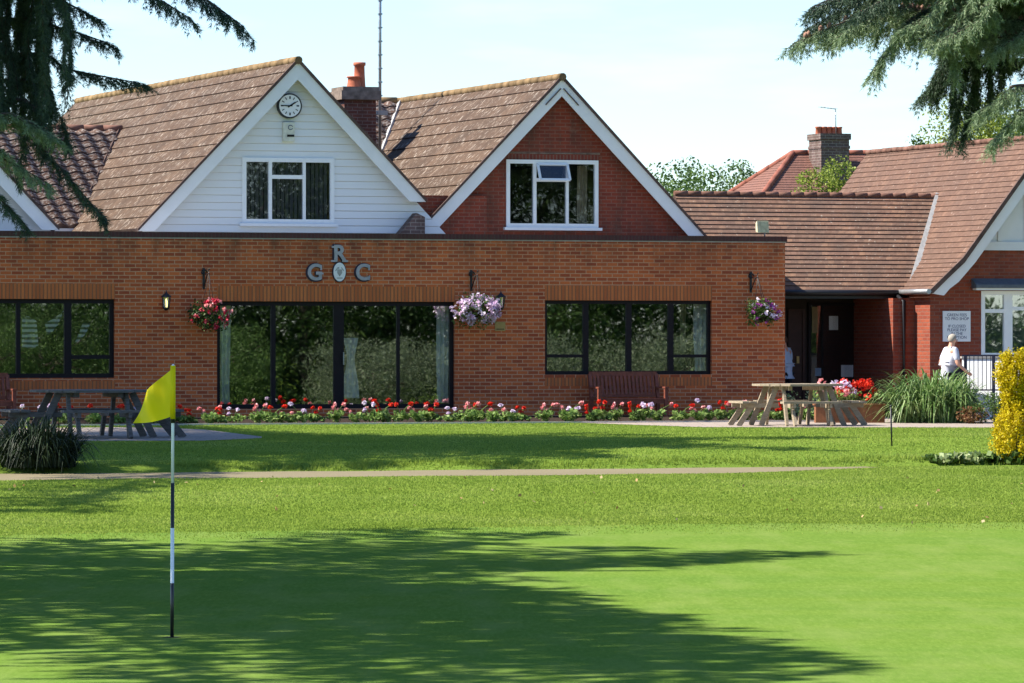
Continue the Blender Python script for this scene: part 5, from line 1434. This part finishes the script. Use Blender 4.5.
    sh = g(['pel', 'wst', 'chs', 'sl', 'sr'], 1.12); sh['pel'] = (0, 0, .98, .185, .155); sh['hem'] = (0, 0, .88, .165, .135); sh['nb'] = (f, 0, 1.44, .085, .08)
    for s in 'lr':
        e_ = np.array(body['e' + s][:3]); w_ = np.array(body['s' + s][:3]); q = w_ + (e_ - w_) * .85; sh['c' + s] = (*q, .064)
    skinned('shirt', J(sh), [('hem', 'pel'), ('pel', 'wst'), ('wst', 'chs'), ('chs', 'nb'), ('chs', 'sl'), ('sl', 'cl'), ('chs', 'sr'), ('sr', 'cr')], shirt, t)
    tr = g(['pel', 'hl', 'kl', 'al', 'hr', 'kr', 'ar'], 1.14)
    tr['al'] = (*body['al'][:2], .13, .06); tr['ar'] = (*body['ar'][:2], .16, .06)
    skinned('trousers', J(tr), [('pel', 'hl'), ('hl', 'kl'), ('kl', 'al'), ('pel', 'hr'), ('hr', 'kr'), ('kr', 'ar')], 'trousers', t)
    for s in 'lr':
        a, b = body['a' + s], body['t' + s]; m = MB()
        m.hexa([((a[0] - .07) * k, (a[1] - .045) * k, 0), ((b[0] + .05) * k, (b[1] - .045) * k, 0), ((b[0] + .05) * k, (b[1] + .045) * k, 0), ((a[0] - .07) * k, (a[1] + .045) * k, 0),
                ((a[0] - .06) * k, (a[1] - .04) * k, .12 * k), ((b[0] + .03) * k, (b[1] - .035) * k, .06 * k), ((b[0] + .03) * k, (b[1] + .035) * k, .06 * k), ((a[0] - .06) * k, (a[1] + .04) * k, .12 * k)])
        m.build('shoe', M['shoe'], t, bevel=.02)
    return t, k, z
xx = (949 - 512) / FOC * 101.0
mp_, k, z = person('white haired man in white shirt walking right past the notice board', xx, 101.0, R(20), 1.75, 'shirt', 'hair', .04, .12)
m = MB()
# a dark jacket carried over his right forearm
pts = [(-.02, -.33, 1.02), (.16, -.30, 1.10), (.22, -.28, 1.04), (.2, -.3, .72), (.05, -.33, .66), (-.06, -.33, .78)]
A = [Vector(p) * k for p in pts]; B = [p + Vector((.0, .09, .0)) for p in A]
m.face(A); m.face(B[::-1])
for i in range(6): m.face([A[i], B[i], B[(i + 1) % 6], A[(i + 1) % 6]])
jk = thing('jacket', 'dark jacket carried over the arm of the white haired man', 'jacket', (0, 0, 0), 'W', None, .0001)
jk.matrix_world = mp_.matrix_world.copy()
m.build('cloth', M['trousers'], jk, bevel=.025)
uvw = uv2w(W(784, 0, 2.3)[0], 2.3)
person('person in pale blue shirt half hidden by the brick corner at the porch', uvw.x, uvw.y, R(150), 1.72, 'blue_shirt', 'dark_hair', -.02, .04)

# ------------------------------------------------------------------ trees beyond
def at(px, row, y): return (px - 512) / FOC * y, ZC - (row - 341.5) / FOC * y
for px, top, y, rx, lab, lm in ((668, 168, 150, 1.3, 'leafy tree top just right of the brick gable beyond the link roof', 'leaf_mid'), (700, 174, 156, 1.6, 'second tree along the skyline beyond the link roof', 'leaf_mid'),
                               (733, 170, 152, 1.2, 'tree on the skyline nearest the hipped roof house', 'leaf_mid')):
    x, zt = at(px, top, y); tree('skyline_tree', lab, x, y, zt + .17, rx * 1.35, 2.3, lm, 110, 90, .12, group='trees beyond the link roof')
x, zt = at(836, 164, 118); tree('yellow_green_tree', 'yellow green leafy tree behind the link roof below the sooty chimney', x, 118, zt + .17, .95, 1.3, 'leaf_lime', 110, 110, .075)
x, zt = at(992, 98, 130); tree('yellow_green_tree', 'sunlit yellow green tree beyond the right hand red roof', x, 130, zt + .17, 1.7, 2.4, 'leaf_lime', 220, 130, .10)
x, zt = at(921, 137, 128); tree('skyline_tree', 'small dark tree tip just above the right hand red ridge', x, 128, zt + .17, .35, .8, 'leaf_dark', 16, 40, .12)

# ------------------------------------------------------------------ cedars
cot = math.cos(R(SUN_EL)) / math.sin(R(SUN_EL)); sx, sy = Vector(SUN_AZ).normalized()
A_ = Cedar('cedar_tree', 'dark cedar at the left edge with drooping boughs across the sky', -12.6, 79.0, 15.5, .42)
def P_(px, row, y):
    x, z = at(px, row, y); return (x, y, z)
fine = dict(step=.2, tstep=.1, tl=.17, ln=.08, wd=.012, per=7)
A_.bough([(-12.5, 79, 5.2), P_(10, 55, 79), P_(70, 70, 79), P_(145, 84, 79)], width=.55, droop=.5, r=.05, **fine)
A_.bough([(-12.5, 79, 6.0), P_(0, 20, 79.5), P_(60, 28, 79.5), P_(113, 45, 79.5)], width=.6, droop=.6, r=.05, **fine)
A_.bough([(-12.5, 79, 8.6), P_(60, -60, 80), P_(170, -22, 80), P_(243, 26, 80)], width=1.0, droop=.9, r=.06, **{**fine, 'step': .16})
A_.bough([(-12.5, 79, 7.9), P_(30, -35, 78.5), P_(120, -20, 78.5), P_(190, 18, 78.5)], width=.8, droop=.8, r=.05, **fine)
A_.bough([(-12.5, 79, 7.0), P_(20, -15, 79), P_(60, 0, 79), P_(100, 20, 79)], width=.7, droop=.9, r=.05, **fine)
A_.bough([(-12.5, 79, 3.6), P_(0, 100, 78), P_(40, 145, 78), P_(75, 185, 78), P_(108, 222, 78)], width=.5, droop=.5, r=.035, **fine)
A_.bough([(-12.5, 79, 4.6), P_(5, 80, 79), P_(55, 110, 79), P_(70, 150, 79)], width=.5, droop=.6, r=.03, **fine)
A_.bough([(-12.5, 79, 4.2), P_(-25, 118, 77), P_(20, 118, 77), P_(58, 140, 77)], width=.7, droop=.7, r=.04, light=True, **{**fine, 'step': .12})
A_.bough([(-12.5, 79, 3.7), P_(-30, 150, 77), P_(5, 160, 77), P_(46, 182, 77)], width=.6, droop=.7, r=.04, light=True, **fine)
A_.bough([(-12.5, 79, 3.2), P_(-30, 195, 77), P_(0, 200, 77), P_(28, 228, 77)], width=.4, droop=.6, r=.03, **fine)
for k in range(22):      # the hanging dark curtain of inner sprays
    px = -22 + 3.4 * k + RNG.normal(0, 5); y = 79 + RNG.normal(0, .9); top = -60 + RNG.uniform(-10, 10); bot = 112 - max(0, px - 30) * 1.5 + RNG.normal(0, 20)
    A_.bough([(-12.5, 79, 7.5 - k * .05), P_(px - 30, top - 15, y), P_(px + RNG.normal(0, 6), top + 30, y), P_(px + RNG.normal(5, 9), (top + bot) / 2, y), P_(px + RNG.normal(10, 9), bot, y)], width=.8, droop=1.2, r=.03, start=.35, **{**fine, 'step': .21})
coarse = dict(step=.5, tstep=.32, tl=.5, ln=.22, wd=.055, per=5)
for k in range(46):      # the rest of the crown, out of the frame
    a = RNG.uniform(0, 6.283); h_ = RNG.uniform(6.8, 14.8); L_ = (15.8 - h_) * .75 + 1.2
    ex = -12.6 + math.cos(a) * L_; ey = 79 + math.sin(a) * L_
    if ex > -.113 * ey and h_ < 9.5 : h_ = RNG.uniform(9.5, 12)
    A_.bough([(-12.6, 79, h_), ((ex - 12.6) / 2, (ey + 79) / 2, h_ + .35), (ex, ey, h_ - .3)], width=1.7, droop=.5, r=.05, **coarse)
for px, row, h_ in ((700, 446, 12.6), (620, 444, 12.0), (560, 449, 11.6), (600, 458, 11.8), (500, 445, 11.0), (480, 455, 10.6), (420, 462, 10.2), (520, 464, 11.0), (400, 446, 10.4), (340, 455, 9.8), (300, 464, 9.4), (260, 448, 9.6), (200, 458, 9.0), (160, 466, 8.8), (120, 450, 9.0),
                    (220, 440, 9.3), (100, 440, 8.8), (40, 436, 8.6), (190, 464, 8.8), (360, 466, 9.6), (90, 464, 8.6), (60, 512, 8.2), (60, 460, 8.3), (20, 462, 8.4), (85, 452, 8.6), (60, 434, 9.0), (120, 433, 9.2), (160, 436, 9.3), (10, 436, 8.9), (100, 418, 9.3), (45, 415, 9.2)):
    x, y, z = ground_at(px, row); d_ = (h_ - z) * cot; tp = (x + sx * d_, y + sy * d_, h_)
    A_.bough([(-12.6, 79, h_ + .1), ((tp[0] - 12.6) / 2, (tp[1] + 79) / 2, h_ + .45), tp], width=2.0, droop=.5, r=.05, **coarse)
A_.finish()
B_ = Cedar('cedar_tree', 'blue green cedar at the top right with cone studded boughs over the red roof', 14.6, 92.0, 15.0, .45)
q = lambda px, row, y=92: P_(px, row, y)
fineB = dict(step=.13, tstep=.09, tl=.26, ln=.09, wd=.013, per=7, droop=.9)
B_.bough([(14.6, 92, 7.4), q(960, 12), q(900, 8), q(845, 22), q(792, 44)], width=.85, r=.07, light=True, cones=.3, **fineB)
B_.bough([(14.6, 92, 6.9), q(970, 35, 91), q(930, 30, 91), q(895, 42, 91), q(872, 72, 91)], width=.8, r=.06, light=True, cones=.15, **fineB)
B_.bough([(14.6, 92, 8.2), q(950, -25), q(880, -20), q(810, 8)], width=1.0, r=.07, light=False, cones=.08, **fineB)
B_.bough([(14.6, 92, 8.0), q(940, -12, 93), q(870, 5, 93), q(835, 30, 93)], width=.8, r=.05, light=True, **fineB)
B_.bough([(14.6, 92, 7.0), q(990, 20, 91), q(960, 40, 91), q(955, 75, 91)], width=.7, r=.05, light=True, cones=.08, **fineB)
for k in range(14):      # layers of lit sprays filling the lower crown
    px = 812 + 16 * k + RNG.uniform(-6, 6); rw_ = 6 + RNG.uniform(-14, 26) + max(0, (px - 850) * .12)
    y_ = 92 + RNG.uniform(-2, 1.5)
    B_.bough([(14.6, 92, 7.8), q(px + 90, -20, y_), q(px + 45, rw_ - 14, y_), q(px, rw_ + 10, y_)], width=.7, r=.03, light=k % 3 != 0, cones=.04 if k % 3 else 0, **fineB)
for k in range(9):       # dark drooping inner boughs
    px = 1010 - k * 10; bot = 60 + k * 9 if k < 7 else 75
    bot = {0: 60, 1: 80, 2: 95, 3: 115, 4: 138, 5: 136, 6: 105, 7: 92, 8: 88}[k]
    B_.bough([(14.6, 93, 7.6), q(px + 35, -15, 94), q(px + RNG.normal(10, 6), 15, 94), q(px + RNG.normal(2, 7), (15 + bot) / 2, 94), q(px - RNG.normal(4, 5), bot, 94)], width=.62, r=.04, start=.3, **{**fineB, 'droop': 1.1})
B_.bough([(14.6, 93, 6.6), q(990, 60, 94), q(950, 75, 94), q(922, 95, 94)], width=.6, r=.04, **fineB)
B_.bough([(14.6, 92, 5.9), q(1040, 85, 90), q(1010, 95, 90), q(978, 112, 90)], width=.6, r=.05, light=True, **fineB)
B_.bough([(14.6, 92, 5.3), q(1050, 110, 90), q(1018, 118, 90), q(992, 142, 90)], width=.55, r=.04, light=True, **fineB)
for k in range(30):
    a = RNG.uniform(0, 6.283); h_ = RNG.uniform(8.4, 14.4); L_ = (15.3 - h_) * .75 + 1.2
    ex = 14.6 + math.cos(a) * L_; ey = 92 + math.sin(a) * L_
    B_.bough([(14.6, 92, h_), ((ex + 14.6) / 2, (ey + 92) / 2, h_ + .35), (ex, ey, h_ - .2)], width=1.6, droop=.5, r=.05, **coarse)
B_.finish()
# the cedar left of the green that throws its layered shade across it
D_ = Cedar('cedar_tree', 'tall wide cedar standing left of the putting green', -13.5, 47.0, 16.0, .5)
def shade_tip(px, row, h_):
    """where a bough tip at height h_ stands so that its shade reaches this spot of the green"""
    x, y, z = ground_at(px, row); d_ = (h_ - z) * cot; return (x + sx * d_, y + sy * d_, h_)
tips = [(540, 534, 9.5), (430, 530, 8.5), (820, 553, 12.2), (760, 556, 11.6), (640, 548, 10.5), (700, 562, 11.0), (590, 566, 9.8), (480, 575, 8.8), (560, 597, 9.6), (600, 599, 9.9), (520, 590, 8.4), (700, 622, 10.2), (640, 628, 9.5),
        (560, 634, 8.8), (845, 671, 11.6), (780, 662, 10.9), (700, 676, 10.4), (620, 668, 9.4), (500, 660, 8.6), (420, 610, 8.0), (380, 580, 7.6), (330, 555, 7.2), (300, 640, 7.6), (250, 600, 7.0), (200, 575, 6.8), (230, 690, 7.4), (820, 700, 11.4),
        (740, 720, 10.8), (560, 710, 9.0), (160, 545, 6.4), (100, 540, 6.0), (60, 585, 6.2), (40, 650, 6.5), (420, 690, 8.2), (330, 610, 7.4), (480, 545, 8.9)]
for px, row, h_ in tips:
    tp = shade_tip(px, row, h_)
    L_ = math.hypot(tp[0] + 13.5, tp[1] - 47)
    D_.bough([(-13.5, 47, h_ - .2), ((tp[0] - 13.5) / 2, (tp[1] + 47) / 2, h_ + .4), tp], width=1.15, droop=.4, r=.05, **coarse)
for k in range(14):
    a = RNG.uniform(1.6, 4.7); h_ = RNG.uniform(5, 15); L_ = (16.4 - h_) * .7 + 1.5
    ex = -13.5 + math.cos(a) * L_; ey = 47 + math.sin(a) * L_
    D_.bough([(-13.5, 47, h_), ((ex - 13.5) / 2, (ey + 47) / 2, h_ + .35), (ex, ey, h_ - .2)], width=1.2, droop=.5, r=.05, **coarse)
D_.finish()

# ------------------------------------------------------------------ the planting across the green that the windows mirror
rows_ = [(11.0, 62, 2.6, 1.9, 'leaf_mid', 'rounded green shrub across the green, first of the mirrored row'), (14.5, 60, 3.2, 2.2, 'leaf_dark', 'tall dark shrub across the green beside the rounded one'),
         (18.3, 62.5, 2.4, 2.0, 'leaf_mid', 'bushy mid green shrub across the green beyond the dark one'), (21.8, 66, 1.9, 1.9, 'leaf_grey', 'silvery shrub across the green, nearest the tall trees'),
         (25.0, 68.5, 2.0, 2.0, 'leaf_grey', 'broad silvery shrub across the green, second of its kind'), (28.4, 71, 1.9, 2.1, 'leaf_grey', 'silvery spreading shrub across the green, last of the mirrored row'),
         (31.5, 74, 2.3, 2.0, 'leaf_mid', 'green shrub at the far end of the mirrored row')]
for x, y, h_, rx, lm, lab in rows_:
    tree('shrub', lab, x, y, h_ * 1.15, rx * 1.1, h_ * .6, lm, 130, 260, .06, cat='shrub', group='shrubs across the green')
for x, y, h_, rx, lm, lab in ((14, 50, 11, 4.2, 'leaf_dark', 'large dark leafy tree behind the rounded mirrored shrub'), (20, 52, 12, 4.4, 'leaf_mid', 'large mid green tree behind the mirrored shrubs'), (26.5, 56, 11, 4.2, 'leaf_dark', 'dense dark tree behind the silvery shrubs'),
                         (33, 60, 12, 4.4, 'leaf_dark', 'tall dark tree behind the last silvery shrub'), (39, 65, 11, 4.2, 'leaf_dark', 'dark tree at the end of the mirrored trees'), (9.5, 47, 10, 3.0, 'leaf_mid', 'slender green tree across the green nearest the frame')):
    tree('broadleaf_tree', lab, x, y, h_, rx * 1.05, h_ * .52, lm, 300, 230, .14, group='trees across the green')

t = thing('hedge', 'long tall dark unseen hedge added to block the sky behind the trees across the green', 'hedge', (30, 51, float(TH(30, 51))), 'W')  # backdrop added to close bright sky gaps in the window reflections
n = 130000; f = RNG.uniform(0, 1, n); hx_ = 9 + 52 * f; hy_ = 42 + 22 * f
ph = 3.6 + .5 * np.sin(hx_ * 1.3) + .3 * np.sin(hx_ * 3.1)
P = np.stack([hx_ + RNG.normal(0, .3, n), hy_ + RNG.uniform(-.9, .9, n), TH(hx_, hy_) + ph * RNG.uniform(0, 1, n) ** .8], 1)
fast('foliage', leaf_quads(P, .16), 4, M['leaf_dark'], t)
